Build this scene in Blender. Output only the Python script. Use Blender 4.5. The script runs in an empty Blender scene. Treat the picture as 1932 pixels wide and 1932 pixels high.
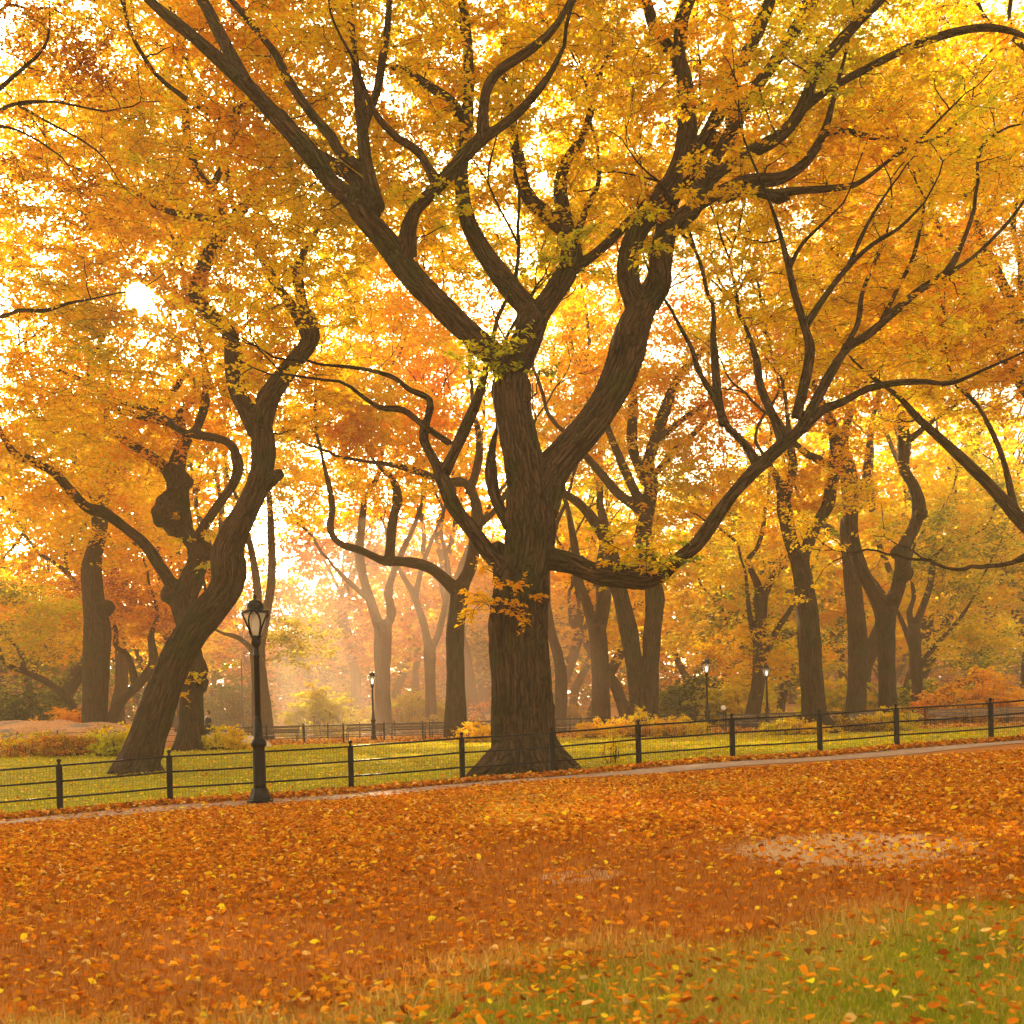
import bpy, math, random, time
import numpy as np
from mathutils import Vector
T0 = time.time()
rng = np.random.default_rng(7)
random.seed(7)
PI = math.pi
sc = bpy.context.scene
COL = sc.collection

# ------------------------------------------------------------------ camera geometry
F = 2100.0            # focal length in picture units (picture is 1932 units wide)
CU, CV = 966.0, 1350.0
ROLL = math.radians(1.5)
CZ = 1.72
CR, SR = math.cos(ROLL), math.sin(ROLL)

def at(u, v, d):
    x = (u - CU) / F; z = (CV - v) / F
    return np.array([(x*CR + z*SR)*d, d, CZ + (z*CR - x*SR)*d])

def smooth(a, b, t):
    t = np.clip((np.asarray(t, float) - a) / (b - a), 0, 1)
    return t*t*(3 - 2*t)

def ground(x, y):
    x = np.asarray(x, float); y = np.asarray(y, float)
    near = 0.42 + 0.037*np.clip(x, -16, 16)
    k = smooth(26, 46, y)
    z = near*(1-k) + 0.55*k
    z = z + 0.03*np.sin(x*0.9 + 1.3)*np.sin(y*0.7 + x*0.13)*smooth(5, 9, y)*(1 - 0.5*k)
    z = z + 2.5*smooth(95, 190, y)
    z = z - 0.10*smooth(4, -8, y)
    return z

def fence_y(x):
    return 23.05 + 0.26*np.asarray(x, float)

SUN = at(265, 560, 1.0) - np.array([0, 0, CZ]); SUN /= np.linalg.norm(SUN)
SUN_EL = math.asin(SUN[2]); SUN_AZ = math.atan2(SUN[0], SUN[1])

# ------------------------------------------------------------------ value noise (numpy)
def _h(i, j, k, s):
    n = (i*374761393 + j*668265263 + k*2147483647 + s*974634541) & 0xffffffff
    n = ((n ^ (n >> 13))*1274126177) & 0xffffffff
    n = (n ^ (n >> 16)) & 0xffff
    return n/65535.0
def vnoise(p, s=0):
    p = np.asarray(p, float); f = np.floor(p); i = f.astype(np.int64); t = p - f; t = t*t*(3-2*t)
    r = 0
    for a in (0, 1):
        wa = t[:, 0] if a else 1-t[:, 0]
        for b in (0, 1):
            wb = t[:, 1] if b else 1-t[:, 1]
            for c in (0, 1):
                wc = t[:, 2] if c else 1-t[:, 2]
                r = r + wa*wb*wc*_h(i[:, 0]+a, i[:, 1]+b, i[:, 2]+c, s)
    return r
def unit(v):
    return v/np.maximum(np.linalg.norm(v, axis=-1, keepdims=True), 1e-9)

# ------------------------------------------------------------------ materials
def new_mat(name):
    m = bpy.data.materials.new(name); m.use_nodes = True
    nt = m.node_tree; nt.nodes.clear()
    out = nt.nodes.new('ShaderNodeOutputMaterial')
    return m, nt, out
def N(nt, t, **kw):
    n = nt.nodes.new(t)
    for k, v in kw.items():
        if k.startswith('_'): setattr(n, k[1:], v)
        else: n.inputs[k.replace('__', ' ')].default_value = v
    return n
def ramp(nt, stops):
    r = nt.nodes.new('ShaderNodeValToRGB'); e = r.color_ramp.elements
    e[0].position, e[0].color = stops[0][0], (*stops[0][1], 1)
    e[1].position, e[1].color = stops[-1][0], (*stops[-1][1], 1)
    for p, c in stops[1:-1]:
        q = e.new(p); q.color = (*c, 1)
    return r

def leaf_material(name, trans=0.55):
    m, nt, out = new_mat(name); L = nt.links.new
    a = N(nt, 'ShaderNodeAttribute', _attribute_name='col')
    d = N(nt, 'ShaderNodeBsdfDiffuse'); t = N(nt, 'ShaderNodeBsdfTranslucent')
    mx = N(nt, 'ShaderNodeMixShader'); mx.inputs[0].default_value = trans
    L(a.outputs['Color'], d.inputs['Color']); L(a.outputs['Color'], t.inputs['Color'])
    L(d.outputs[0], mx.inputs[1]); L(t.outputs[0], mx.inputs[2]); L(mx.outputs[0], out.inputs[0])
    return m
M_LEAF = leaf_material('autumn_leaf', 0.62)
M_GRASS = leaf_material('grass_blade', 0.45)
M_LITTER = leaf_material('dry_leaf', 0.30)

def bark_material(name, c1, c2, moss):
    m, nt, out = new_mat(name); L = nt.links.new
    a = N(nt, 'ShaderNodeAttribute', _attribute_name='bark')
    mp = N(nt, 'ShaderNodeMapping'); mp.inputs['Scale'].default_value = (1, 1, 0.075)
    L(a.outputs['Vector'], mp.inputs['Vector'])
    n1 = N(nt, 'ShaderNodeTexNoise', Scale=22, Detail=5, Roughness=0.65); L(mp.outputs[0], n1.inputs['Vector'])
    n2 = N(nt, 'ShaderNodeTexNoise', Scale=1.1, Detail=3); L(a.outputs['Vector'], n2.inputs['Vector'])
    wn = N(nt, 'ShaderNodeTexNoise', Scale=3.5, Detail=3); L(a.outputs['Vector'], wn.inputs['Vector'])
    wv = N(nt, 'ShaderNodeVectorMath', _operation='MULTIPLY_ADD'); wv.inputs[1].default_value = (.16, .16, .05); L(wn.outputs['Color'], wv.inputs[0]); L(mp.outputs[0], wv.inputs[2])
    n3 = N(nt, 'ShaderNodeTexVoronoi', Scale=11, _feature='DISTANCE_TO_EDGE'); L(wv.outputs[0], n3.inputs['Vector'])
    r = ramp(nt, [(0.3, c1), (0.7, c2)]); L(n1.outputs['Fac'], r.inputs[0])
    r2 = ramp(nt, [(0.48, (0, 0, 0)), (0.64, (1, 1, 1))]); L(n2.outputs['Fac'], r2.inputs[0])
    mix = N(nt, 'ShaderNodeMix', _data_type='RGBA'); mix.inputs['B'].default_value = (*moss, 1)
    mth = N(nt, 'ShaderNodeMath', _operation='MULTIPLY'); mth.inputs[1].default_value = 0.72
    L(r2.outputs[0], mth.inputs[0]); L(mth.outputs[0], mix.inputs['Factor']); L(r.outputs[0], mix.inputs['A'])
    cr = ramp(nt, [(0.0, (.30, .28, .26)), (0.10, (.8, .78, .76)), (0.2, (1, 1, 1))]); L(n3.outputs['Distance'], cr.inputs[0])
    mm = N(nt, 'ShaderNodeMix', _data_type='RGBA', _blend_type='MULTIPLY'); mm.inputs['Factor'].default_value = 1
    L(mix.outputs['Result'], mm.inputs['A']); L(cr.outputs[0], mm.inputs['B'])
    b = N(nt, 'ShaderNodeBsdfPrincipled', Roughness=0.95); b.inputs['Specular IOR Level'].default_value = 0.12
    L(mm.outputs['Result'], b.inputs['Base Color'])
    add = N(nt, 'ShaderNodeMath', _operation='ADD')
    sm = N(nt, 'ShaderNodeMath', _operation='MINIMUM'); sm.inputs[1].default_value = 0.22
    L(n3.outputs['Distance'], sm.inputs[0])
    s2 = N(nt, 'ShaderNodeMath', _operation='MULTIPLY'); s2.inputs[1].default_value = 3.0
    L(sm.outputs[0], s2.inputs[0]); L(s2.outputs[0], add.inputs[0]); L(n1.outputs['Fac'], add.inputs[1])
    bp = N(nt, 'ShaderNodeBump', Strength=1.0, Distance=0.055); L(add.outputs[0], bp.inputs['Height'])
    L(bp.outputs[0], b.inputs['Normal']); L(b.outputs[0], out.inputs[0])
    return m
M_BARK = bark_material('elm_bark', (0.009, 0.0045, 0.0025), (0.128, 0.069, 0.036), (0.042, 0.043, 0.010))
M_TWIG = bark_material('twig_bark', (0.014, 0.007, 0.004), (0.045, 0.024, 0.012), (0.03, 0.03, 0.01))

def simple_mat(name, col, rough=0.6, metal=0.0, var=0.35, scale=12.0, bump=0.0, spec=0.5):
    m, nt, out = new_mat(name); L = nt.links.new
    tc = N(nt, 'ShaderNodeTexCoord')
    n = N(nt, 'ShaderNodeTexNoise', Scale=scale, Detail=5); L(tc.outputs['Object'], n.inputs['Vector'])
    r = ramp(nt, [(0.3, tuple(c*(1-var) for c in col)), (0.7, tuple(min(1, c*(1+var)) for c in col))])
    L(n.outputs['Fac'], r.inputs[0])
    b = N(nt, 'ShaderNodeBsdfPrincipled', Roughness=rough, Metallic=metal); b.inputs['Specular IOR Level'].default_value = spec
    L(r.outputs[0], b.inputs['Base Color'])
    if bump:
        bp = N(nt, 'ShaderNodeBump', Strength=bump, Distance=0.02); L(n.outputs['Fac'], bp.inputs['Height']); L(bp.outputs[0], b.inputs['Normal'])
    L(b.outputs[0], out.inputs[0])
    return m
M_IRON = simple_mat('black_iron_paint', (0.007, 0.005, 0.005), 0.42, 0.0, 0.4, 30, 0.15, .14)
M_IRONFAR = simple_mat('far_iron_paint', (0.012, 0.009, 0.008), 0.5, 0.0, 0.4, 20, 0, .3)  # slightly lighter, rougher iron for the far fences, benches and poles
M_WIRE = simple_mat('wire_steel', (0.012, 0.010, 0.008), 0.5, 0.3, 0.2, 20)
M_WOOD = simple_mat('bench_wood', (0.16, 0.10, 0.06), 0.55, 0, 0.3, 10)
M_WOODLIT = simple_mat('bench_wood_sunlit', (0.34, 0.27, 0.19), 0.4, 0, 0.2, 10)  # same bench wood, light on the seats painted in as a paler tone
M_CUT = simple_mat('cut_wood', (0.30, 0.15, 0.05), 0.8, 0, 0.35, 14)
M_ROCK = simple_mat('schist_rock', (0.22, 0.16, 0.12), 0.9, 0, 0.5, 2.2, 0.6)
M_PALE = simple_mat('pale_stone', (0.55, 0.48, 0.42), 0.85, 0, 0.2, 6, 0.3)
M_SUIT = simple_mat('navy_cloth', (0.016, 0.018, 0.03), 0.85, 0, 0.2, 30)
M_SHIRT = simple_mat('white_cloth', (0.75, 0.72, 0.7), 0.85, 0, 0.05, 30)
M_SKIN = simple_mat('skin', (0.5, 0.27, 0.18), 0.55, 0, 0.08, 30)
M_HAIR = simple_mat('brown_hair', (0.09, 0.045, 0.02), 0.7, 0, 0.3, 60)
M_WHITE = simple_mat('white_paint', (0.75, 0.73, 0.7), 0.5, 0, 0.06, 20)

def globe_material():
    m, nt, out = new_mat('frosted_globe'); L = nt.links.new
    t = N(nt, 'ShaderNodeBsdfTranslucent'); t.inputs['Color'].default_value = (0.9, 0.86, 0.78, 1)
    d = N(nt, 'ShaderNodeBsdfDiffuse'); d.inputs['Color'].default_value = (0.75, 0.70, 0.62, 1)
    g = N(nt, 'ShaderNodeBsdfGlossy', Roughness=0.25); g.inputs['Color'].default_value = (1, 1, 1, 1)
    tr = N(nt, 'ShaderNodeBsdfTransparent'); tr.inputs['Color'].default_value = (0.95, 0.9, 0.85, 1)
    m1 = N(nt, 'ShaderNodeMixShader'); m1.inputs[0].default_value = 0.62
    m2 = N(nt, 'ShaderNodeMixShader'); m2.inputs[0].default_value = 0.05
    m3 = N(nt, 'ShaderNodeMixShader'); m3.inputs[0].default_value = 0.5
    L(d.outputs[0], m1.inputs[1]); L(t.outputs[0], m1.inputs[2])
    L(m1.outputs[0], m2.inputs[1]); L(g.outputs[0], m2.inputs[2])
    L(m2.outputs[0], m3.inputs[1]); L(tr.outputs[0], m3.inputs[2]); L(m3.outputs[0], out.inputs[0])
    return m
M_GLOBE = globe_material()

# ------------------------------------------------------------------ object helpers
def mesh_np(name, verts, quads=None, tris=None, mat=None, parent=None, smooth_=True, attrs=None, cols=None):
    me = bpy.data.meshes.new(name)
    verts = np.asarray(verts, np.float32)
    nq = 0 if quads is None else len(quads); nt_ = 0 if tris is None else len(tris)
    me.vertices.add(len(verts)); me.vertices.foreach_set('co', verts.ravel())
    idx = []
    if nq: idx.append(np.asarray(quads, np.int32).ravel())
    if nt_: idx.append(np.asarray(tris, np.int32).ravel())
    idx = np.concatenate(idx)
    me.loops.add(len(idx)); me.loops.foreach_set('vertex_index', idx)
    st = np.concatenate([np.arange(nq)*4, nq*4 + np.arange(nt_)*3]).astype(np.int32)
    me.polygons.add(nq+nt_); me.polygons.foreach_set('loop_start', st)
    me.update(calc_edges=True)
    if smooth_: me.polygons.foreach_set('use_smooth', np.ones(nq+nt_, bool))
    if attrs is not None:
        a = me.attributes.new('bark', 'FLOAT_VECTOR', 'POINT'); a.data.foreach_set('vector', np.asarray(attrs, np.float32).ravel())
    if cols is not None:
        a = me.color_attributes.new('col', 'FLOAT_COLOR', 'POINT')
        c = np.ones((len(verts), 4), np.float32); c[:, :3] = cols; a.data.foreach_set('color', c.ravel())
    if mat: me.materials.append(mat)
    o = bpy.data.objects.new(name, me); COL.objects.link(o)
    if parent is not None: o.parent = parent
    return o
def thing(name, label, cat, loc=(0, 0, 0), group=None, rz=0):
    o = bpy.data.objects.new(name, None); COL.objects.link(o)
    o.location = [float(c) for c in loc]; o.rotation_euler = (0, 0, rz); o.empty_display_size = 0.3
    o['label'] = label; o['category'] = cat
    if group: o['group'] = group
    return o
def tag(o, label, cat, group=None):
    o['label'] = label; o['category'] = cat
    if group: o['group'] = group
def kids(o): return [c for c in bpy.data.objects if c.parent == o]
def copy_tree(root, loc, rz, label, scale=1.0):
    r = root.copy(); COL.objects.link(r); r.location = loc; r.rotation_euler = (0, 0, rz); r.scale = (scale,)*3
    r['label'] = label
    for c in kids(root):
        c2 = c.copy(); COL.objects.link(c2); c2.parent = r
        for g in kids(c):
            g2 = g.copy(); COL.objects.link(g2); g2.parent = c2
    return r

class MB:
    """mesh builder in plain lists: boxes, tubes, lathes"""
    def __init__(s): s.v = []; s.f = []
    def add(s, verts, faces):
        n = len(s.v); s.v += [tuple(map(float, p)) for p in verts]; s.f += [tuple(n+i for i in f) for f in faces]
    def box(s, c, size, rz=0, bevel=0.0):
        x, y, z = (q/2 for q in size); ca, sa = math.cos(rz), math.sin(rz); b = min(bevel, x*.45, y*.45)
        P = [(-x+b, -y), (x-b, -y), (x, -y+b), (x, y-b), (x-b, y), (-x+b, y), (-x, y-b), (-x, -y+b)] if b else [(-x, -y), (x, -y), (x, y), (-x, y)]
        n = len(P); V = []
        for zz in (-z, z):
            for px, py in P: V.append((c[0]+px*ca-py*sa, c[1]+px*sa+py*ca, c[2]+zz))
        s.add(V, [tuple(reversed(range(n))), tuple(range(n, 2*n))] + [(i, (i+1) % n, n+(i+1) % n, n+i) for i in range(n)])
    def tube(s, pts, rad, seg=8, cap=True):
        pts = [np.asarray(p, float) for p in pts]; n = len(pts)
        if not hasattr(rad, '__len__'): rad = [rad]*n
        rings = []; up = None
        for i, p in enumerate(pts):
            t = pts[min(i+1, n-1)] - pts[max(i-1, 0)]; t /= max(np.linalg.norm(t), 1e-9)
            if up is None: up = np.array([0, 0, 1.]) if abs(t[2]) < .9 else np.array([1., 0, 0])
            a = np.cross(up, t); a /= max(np.linalg.norm(a), 1e-9); b = np.cross(t, a); up = b
            rings.append([p + rad[i]*(math.cos(2*PI*k/seg)*a + math.sin(2*PI*k/seg)*b) for k in range(seg)])
        V = [q for r in rings for q in r]
        Fc = [(i*seg+k, i*seg+(k+1) % seg, (i+1)*seg+(k+1) % seg, (i+1)*seg+k) for i in range(n-1) for k in range(seg)]
        if cap: Fc += [tuple(reversed(range(seg))), tuple((n-1)*seg+k for k in range(seg))]
        s.add(V, Fc)
    def lathe(s, prof, c=(0, 0, 0), seg=16, fl=None):
        V = []
        for r, z in prof:
            for k in range(seg):
                a = 2*PI*(k+.5)/seg; rr = r*(1 - (fl if fl and k % 2 else 0))
                V.append((c[0]+rr*math.cos(a), c[1]+rr*math.sin(a), c[2]+z))
        n = len(prof)
        Fc = [(i*seg+k, i*seg+(k+1) % seg, (i+1)*seg+(k+1) % seg, (i+1)*seg+k) for i in range(n-1) for k in range(seg)]
        Fc += [tuple(reversed(range(seg))), tuple((n-1)*seg+k for k in range(seg))]
        s.add(V, Fc)
    def ball(s, c, r, seg=10, rings=7, sq=(1, 1, 1)):
        pr = [(max(1e-3, r*math.sin(PI*i/rings)), -r*math.cos(PI*i/rings)) for i in range(rings+1)]
        n0 = len(s.v); s.lathe(pr, (0, 0, 0), seg)
        for i in range(n0, len(s.v)):
            x, y, z = s.v[i]; s.v[i] = (c[0]+x*sq[0], c[1]+y*sq[1], c[2]+z*sq[2])
    def build(s, name, mat, parent=None, smooth_=False):
        me = bpy.data.meshes.new(name); me.from_pydata(s.v, [], s.f); me.update()
        if mat: me.materials.append(mat)
        if smooth_: me.polygons.foreach_set('use_smooth', np.ones(len(me.polygons), bool))
        o = bpy.data.objects.new(name, me); COL.objects.link(o)
        if parent is not None: o.parent = parent
        return o

# ------------------------------------------------------------------ tubes for wood
def frames(P):
    T = np.gradient(P, axis=0); T = unit(T)
    n = np.zeros_like(P); ref = np.array([1., 0.2, 0.1]); 
    if abs(T[0] @ unit(ref)) > .95: ref = np.array([0, 1., 0])
    a = ref - T[0]*(ref @ T[0]); a /= np.linalg.norm(a); n[0] = a
    for i in range(1, len(P)):
        a = n[i-1] - T[i]*(n[i-1] @ T[i]); n[i] = a/max(np.linalg.norm(a), 1e-9)
    return T, n, np.cross(T, n)
def tube_arrays(P, R, seg):
    T, n, b = frames(P); k = np.arange(seg)*2*PI/seg
    ring = n[:, None]*np.cos(k)[None, :, None] + b[:, None]*np.sin(k)[None, :, None]
    V = (P[:, None] + ring*R[:, None, None]).reshape(-1, 3)
    s = np.concatenate([[0], np.cumsum(np.linalg.norm(np.diff(P, axis=0), axis=1))])
    A = np.stack([np.cos(k)[None]*R[:, None], np.sin(k)[None]*R[:, None], np.repeat(s[:, None], seg, 1)], -1).reshape(-1, 3)
    m = len(P); i = np.arange(m-1)[:, None]*seg; kk = np.arange(seg)[None]; k2 = (kk+1) % seg
    Q = np.stack([i+kk, i+k2, i+seg+k2, i+seg+kk], -1).reshape(-1, 4)
    return V, Q, A
class Wood:
    def __init__(s): s.V = []; s.Q = []; s.A = []; s.n = 0
    def tube(s, P, R, seg=6):
        V, Q, A = tube_arrays(np.asarray(P, float), np.asarray(R, float), seg)
        s.V.append(V); s.Q.append(Q+s.n); s.A.append(A + s.n*0.013); s.n += len(V)
    def build(s, name, mat, parent):
        if not s.V: return None
        return mesh_np(name, np.concatenate(s.V)-np.array(parent.location), np.concatenate(s.Q), None, mat, parent, True, np.concatenate(s.A))

def remesh_wood(tubes, blobs, voxel, name, mat, parent, disp=0.02, smooth_it=4):
    """one continuous trunk-and-limb surface: union of tapered tubes, smoothed at the forks, ridged like bark"""
    V = []; Q = []; Tt = []; n = 0; S = []
    for li, (P, R) in enumerate(tubes):
        seg = 20
        v, q, _ = tube_arrays(P, R, seg); V.append(v); Q.append(q+n)
        m = len(P); e0 = n+len(v)
        V.append(np.stack([P[0], P[-1]]))
        k = np.arange(seg); k2 = (k+1) % seg
        Tt.append(np.stack([np.full(seg, e0), n+k2, n+k], -1)); Tt.append(np.stack([np.full(seg, e0+1), n+(m-1)*seg+k, n+(m-1)*seg+k2], -1))
        n += len(v)+2
        T, nn, bb = frames(P); s = np.concatenate([[0], np.cumsum(np.linalg.norm(np.diff(P, axis=0), axis=1))])
        S.append(np.concatenate([P, R[:, None], nn, bb, (s+li*7.3)[:, None]], 1))
    for c, r in blobs:
        th = np.linspace(0, PI, 10); ph = np.arange(16)*2*PI/16
        g = np.stack([np.sin(th)[:, None]*np.cos(ph), np.sin(th)[:, None]*np.sin(ph), np.repeat(np.cos(th)[:, None], 16, 1)], -1)
        g = g*(r*(0.66+0.34*vnoise(g.reshape(-1, 3)*1.7+r*9, 3)+.34*vnoise(g.reshape(-1, 3)*4.1+r*5, 8)).reshape(10, 16, 1))
        V.append((c+g).reshape(-1, 3)); i = np.arange(9)[:, None]*16; k = np.arange(16)[None]; k2 = (k+1) % 16
        Q.append(np.stack([i+k, i+16+k, i+16+k2, i+k2], -1).reshape(-1, 4)+n); n += 160
    tmp = mesh_np('tmp', np.concatenate(V), np.concatenate(Q), np.concatenate(Tt), None)
    md = tmp.modifiers.new('r', 'REMESH'); md.mode = 'VOXEL'; md.voxel_size = voxel; md.adaptivity = 0
    dg = bpy.context.evaluated_depsgraph_get(); ev = tmp.evaluated_get(dg); me = ev.to_mesh()
    nv = len(me.vertices); co = np.empty(nv*3, np.float32); me.vertices.foreach_get('co', co); co = co.reshape(-1, 3).astype(float)
    lt = np.empty(len(me.polygons), np.int32); me.polygons.foreach_get('loop_total', lt)
    vi = np.empty(len(me.loops), np.int32); me.loops.foreach_get('vertex_index', vi)
    ed = np.empty(len(me.edges)*2, np.int32); me.edges.foreach_get('vertices', ed); ed = ed.reshape(-1, 2)
    quads = vi.reshape(-1, 4) if (lt == 4).all() else None
    ev.to_mesh_clear(); om = tmp.data; bpy.data.objects.remove(tmp); bpy.data.meshes.remove(om)
    deg = np.bincount(ed.ravel(), minlength=nv).clip(1)
    for it in range(smooth_it):
        acc = np.zeros_like(co)
        for c in range(3):
            acc[:, c] = np.bincount(ed[:, 0], co[ed[:, 1], c], nv) + np.bincount(ed[:, 1], co[ed[:, 0], c], nv)
        co = co*0.4 + 0.6*acc/deg[:, None]
    S = np.concatenate(S); A = np.zeros((nv, 3)); RR = np.zeros(nv); NR = np.zeros((nv, 3))
    Sp = S[:, :3].astype(np.float32); Sr = S[:, 3].astype(np.float32); c32 = co.astype(np.float32)
    for a in range(0, nv, 8000):
        d = np.sqrt(np.maximum(((c32[a:a+8000, None]-Sp[None])**2).sum(-1), 0)) - Sr[None]
        j = d.argmin(1); s = S[j]; rel = co[a:a+8000]-s[:, :3]
        x = (rel*s[:, 4:7]).sum(1); y = (rel*s[:, 7:10]).sum(1)
        tt = np.cross(s[:, 4:7], s[:, 7:10]); z = s[:, 10] + (rel*tt).sum(1)
        A[a:a+8000] = np.stack([x, y, z], 1); RR[a:a+8000] = s[:, 3]
        NR[a:a+8000] = unit(s[:, 4:7]*x[:, None]+s[:, 7:10]*y[:, None])
    if disp:
        w = vnoise(A*np.array([1.5, 1.5, .8]), 9)*2
        q = A*np.array([8.5, 8.5, 0.5]) + w[:, None]*np.array([.9, .9, 0.3])
        r1 = 1-np.abs(2*vnoise(q, 1)-1); r2 = 1-np.abs(2*vnoise(q*np.array([2.1, 2.1, 2.6]), 2)-1)
        lump = vnoise(A*np.array([2.2, 2.2, 1.6]), 4)-.5
        amp = disp*np.clip(RR/0.45, .12, 1.0)
        co = co + NR*(amp*((r1-.6)*1.0+(r2-.6)*.5)+lump*0.09*np.clip(RR, 0, .6))[:, None]
    return mesh_np(name, co-np.array(parent.location), quads, None, mat, parent, True, A)

# ------------------------------------------------------------------ leaves
def kite(c, d, nrm, L, W, fold):
    """c base points, d leaf directions, nrm normals -> folded kite quads"""
    d = unit(d); s = unit(np.cross(d, nrm)); nn = np.cross(s, d)
    L = L[:, None]; W = W[:, None]
    a = c; t = c+d*L; m = c+d*L*.42
    l = m + s*W + nn*W*fold[:, None]; r = m - s*W + nn*W*fold[:, None]
    return np.stack([a, l, t, r], 1).reshape(-1, 3)
def leaf_obj(name, c, d, nrm, L, cols, mat, parent, wr=0.32):
    n = len(c); fold = rng.uniform(-.2, .7, n)
    V = kite(c, d, nrm, L, L*wr*rng.uniform(.8, 1.2, n), fold)
    Q = np.arange(n*4).reshape(-1, 4)
    loc = np.array(parent.location) if parent is not None else 0
    return mesh_np(name, V-loc, Q, None, mat, parent, False, None, np.repeat(cols, 4, 0))
PAL = {'gold': (0.92, 0.64, 0.009), 'amber': (0.92, 0.54, 0.008), 'orange': (0.88, 0.42, 0.009), 'lime': (0.66, 0.62, 0.018),
       'green': (0.26, 0.30, 0.022), 'rust': (0.46, 0.13, 0.020), 'brown': (0.30, 0.13, 0.03), 'pink': (0.70, 0.30, 0.09), 'lemon': (0.90, 0.76, 0.02),
       'olive': (0.10, 0.11, 0.02)}
def mixcol(spec, n, clump=None):
    names = list(spec); w = np.array([spec[k] for k in names], float); w /= w.sum()
    P = np.array([PAL[k] for k in names])
    if clump is None: i = rng.choice(len(names), n, p=w)
    else:
        t = np.clip(clump + rng.normal(0, .16, n), 0, .9999); i = np.searchsorted(np.cumsum(w), t).clip(0, len(names)-1)
    c = P[i]*rng.uniform(.78, 1.12, (n, 1))*np.stack([np.ones(n), rng.uniform(.88, 1.12, n), np.ones(n)], 1)
    return np.clip(c, 0, .94)
def sprays(clus, spec, per, size, spread, wood=None, tw=5, droop=.12):
    """leaf sprays round cluster points: flattened twigs that carry alternate leaves"""
    m = len(clus); 
    th = rng.uniform(0, 2*PI, (m, tw)); el = rng.normal(.05, .32, (m, tw))
    D = np.stack([np.cos(th)*np.cos(el), np.sin(th)*np.cos(el), np.sin(el)], -1)
    Ln = spread*rng.uniform(.5, 1.25, (m, tw))
    k = max(1, int(per*1.28)//tw); size = size*1.1
    t = rng.uniform(.1, 1.0, (m, tw, k))
    pos = clus[:, None, None] + D[:, :, None]*(Ln[:, :, None]*t)[..., None]
    pos[..., 2] -= droop*(Ln[:, :, None]*t)**2
    pos = pos + rng.normal(0, spread*.06, pos.shape)
    side = rng.choice([-1, 1], (m, tw, k))*rng.uniform(.4, 1.2, (m, tw, k))
    ang = th[:, :, None]+side
    d = np.stack([np.cos(ang), np.sin(ang), rng.normal(-.22, .38, ang.shape)], -1)
    nr = np.stack([rng.normal(0, .5, ang.shape), rng.normal(0, .5, ang.shape), np.ones(ang.shape)], -1)
    cl = vnoise(clus*.45, 21)*1.5-.25
    cl = np.repeat(cl, tw*k)
    if wood is not None:
        for i in range(m):
            for j in range(tw):
                e = clus[i]+D[i, j]*Ln[i, j]*.5; f = clus[i]+D[i, j]*Ln[i, j]; 
                e = e-np.array([0, 0, droop*(Ln[i, j]*.5)**2]); f = f-np.array([0, 0, droop*Ln[i, j]**2])
                wood.tube([clus[i], e, f], [.007, .005, .002], 3)
    n = m*tw*k
    return pos.reshape(-1, 3), d.reshape(-1, 3), nr.reshape(-1, 3), size*rng.uniform(.65, 1.25, n), mixcol(spec, n, cl)

# ------------------------------------------------------------------ traced trees
ORG = {'A': (0, 0), 'B': (640, 0), 'C': (1248, 0), 'D': (0, 700), 'E': (640, 700), 'F': (1248, 700)}
K = 800/1932.0; PU = 1932/2048.0
def parse(s):
    reg = None; out = []
    for tok in s.split():
        if tok[0] in ORG: reg = tok[0]; tok = tok[1:]
        if not tok: continue
        x, y, w = (float(q) for q in tok.split(','))
        ox, oy = ORG[reg]; out.append(((ox+x*K)*PU, (oy+y*K)*PU, w*K*PU))
    return np.array(out)
def catmull(P, step_of):
    out = []; n = len(P)
    for i in range(n-1):
        p0, p1, p2, p3 = P[max(i-1, 0)], P[i], P[i+1], P[min(i+2, n-1)]
        k = max(2, int(math.ceil(np.linalg.norm((p2-p1)[:2])/step_of)))
        for t in np.arange(k)/k:
            q = .5*((2*p1)+(-p0+p2)*t+(2*p0-5*p1+4*p2-p3)*t*t+(-p0+3*p1-3*p2+p3)*t**3)
            q[2] = p1[2]+(p2[2]-p1[2])*t*t*(3-2*t); out.append(q)
    out.append(P[-1]); return np.array(out)

def grow(p, d, r, tubes, rs, maxlen=9, lvl=0):
    """continue a limb beyond its traced end: wandering, tapering, forking"""
    if r < .010 or lvl > 6: return
    L = min(maxlen, r*38*rs.uniform(.8, 1.2)+.25); n = max(3, int(L/.35)); P = [p]; q = p.copy(); dd = d.copy()
    for i in range(n):
        dd = unit(dd + rs.normal(0, .16, 3) + np.array([0, 0, .07])); q = q+dd*L/n; P.append(q)
    R = np.linspace(r, r*.72, len(P)); tubes.append((np.array(P), R))
    for s in ((-1, 1) if rs.random() < .85 else (1,)):
        ax = unit(np.cross(dd, rs.normal(0, 1, 3))); e = unit(dd + s*ax*rs.uniform(.25, .75)+np.array([0, 0, .1]))
        grow(q, e, r*rs.uniform(.5, .72), tubes, rs, maxlen, lvl+1)

def sun_angle(p):
    d = unit(p-np.array([0, 0, CZ])); return np.degrees(np.arccos(np.clip(d @ SUN, -1, 1)))

def attractors(ells, d0, seed, gap=.32):
    out = []; rs = np.random.default_rng(seed)
    for (u, v, dd, rx, ry, rz, n) in ells:
        c = at(u, v, d0+dd); q = rs.normal(0, 1, (n*2, 3)); q = unit(q)*rs.uniform(0, 1, (n*2, 1))**(1/2.4)
        p = c+q*np.array([rx, ry, rz])
        g = vnoise(p*.55+seed*3.1, 5); p = p[g > gap][:n]; out.append(p)
    p = np.concatenate(out)
    a = sun_angle(p); keep = (a > .75) & ((a > 2.6) | (rs.random(len(p)) < .75))
    keep &= p[:, 2] > ground(p[:, 0], p[:, 1]) + 2.2
    return p[keep]

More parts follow.
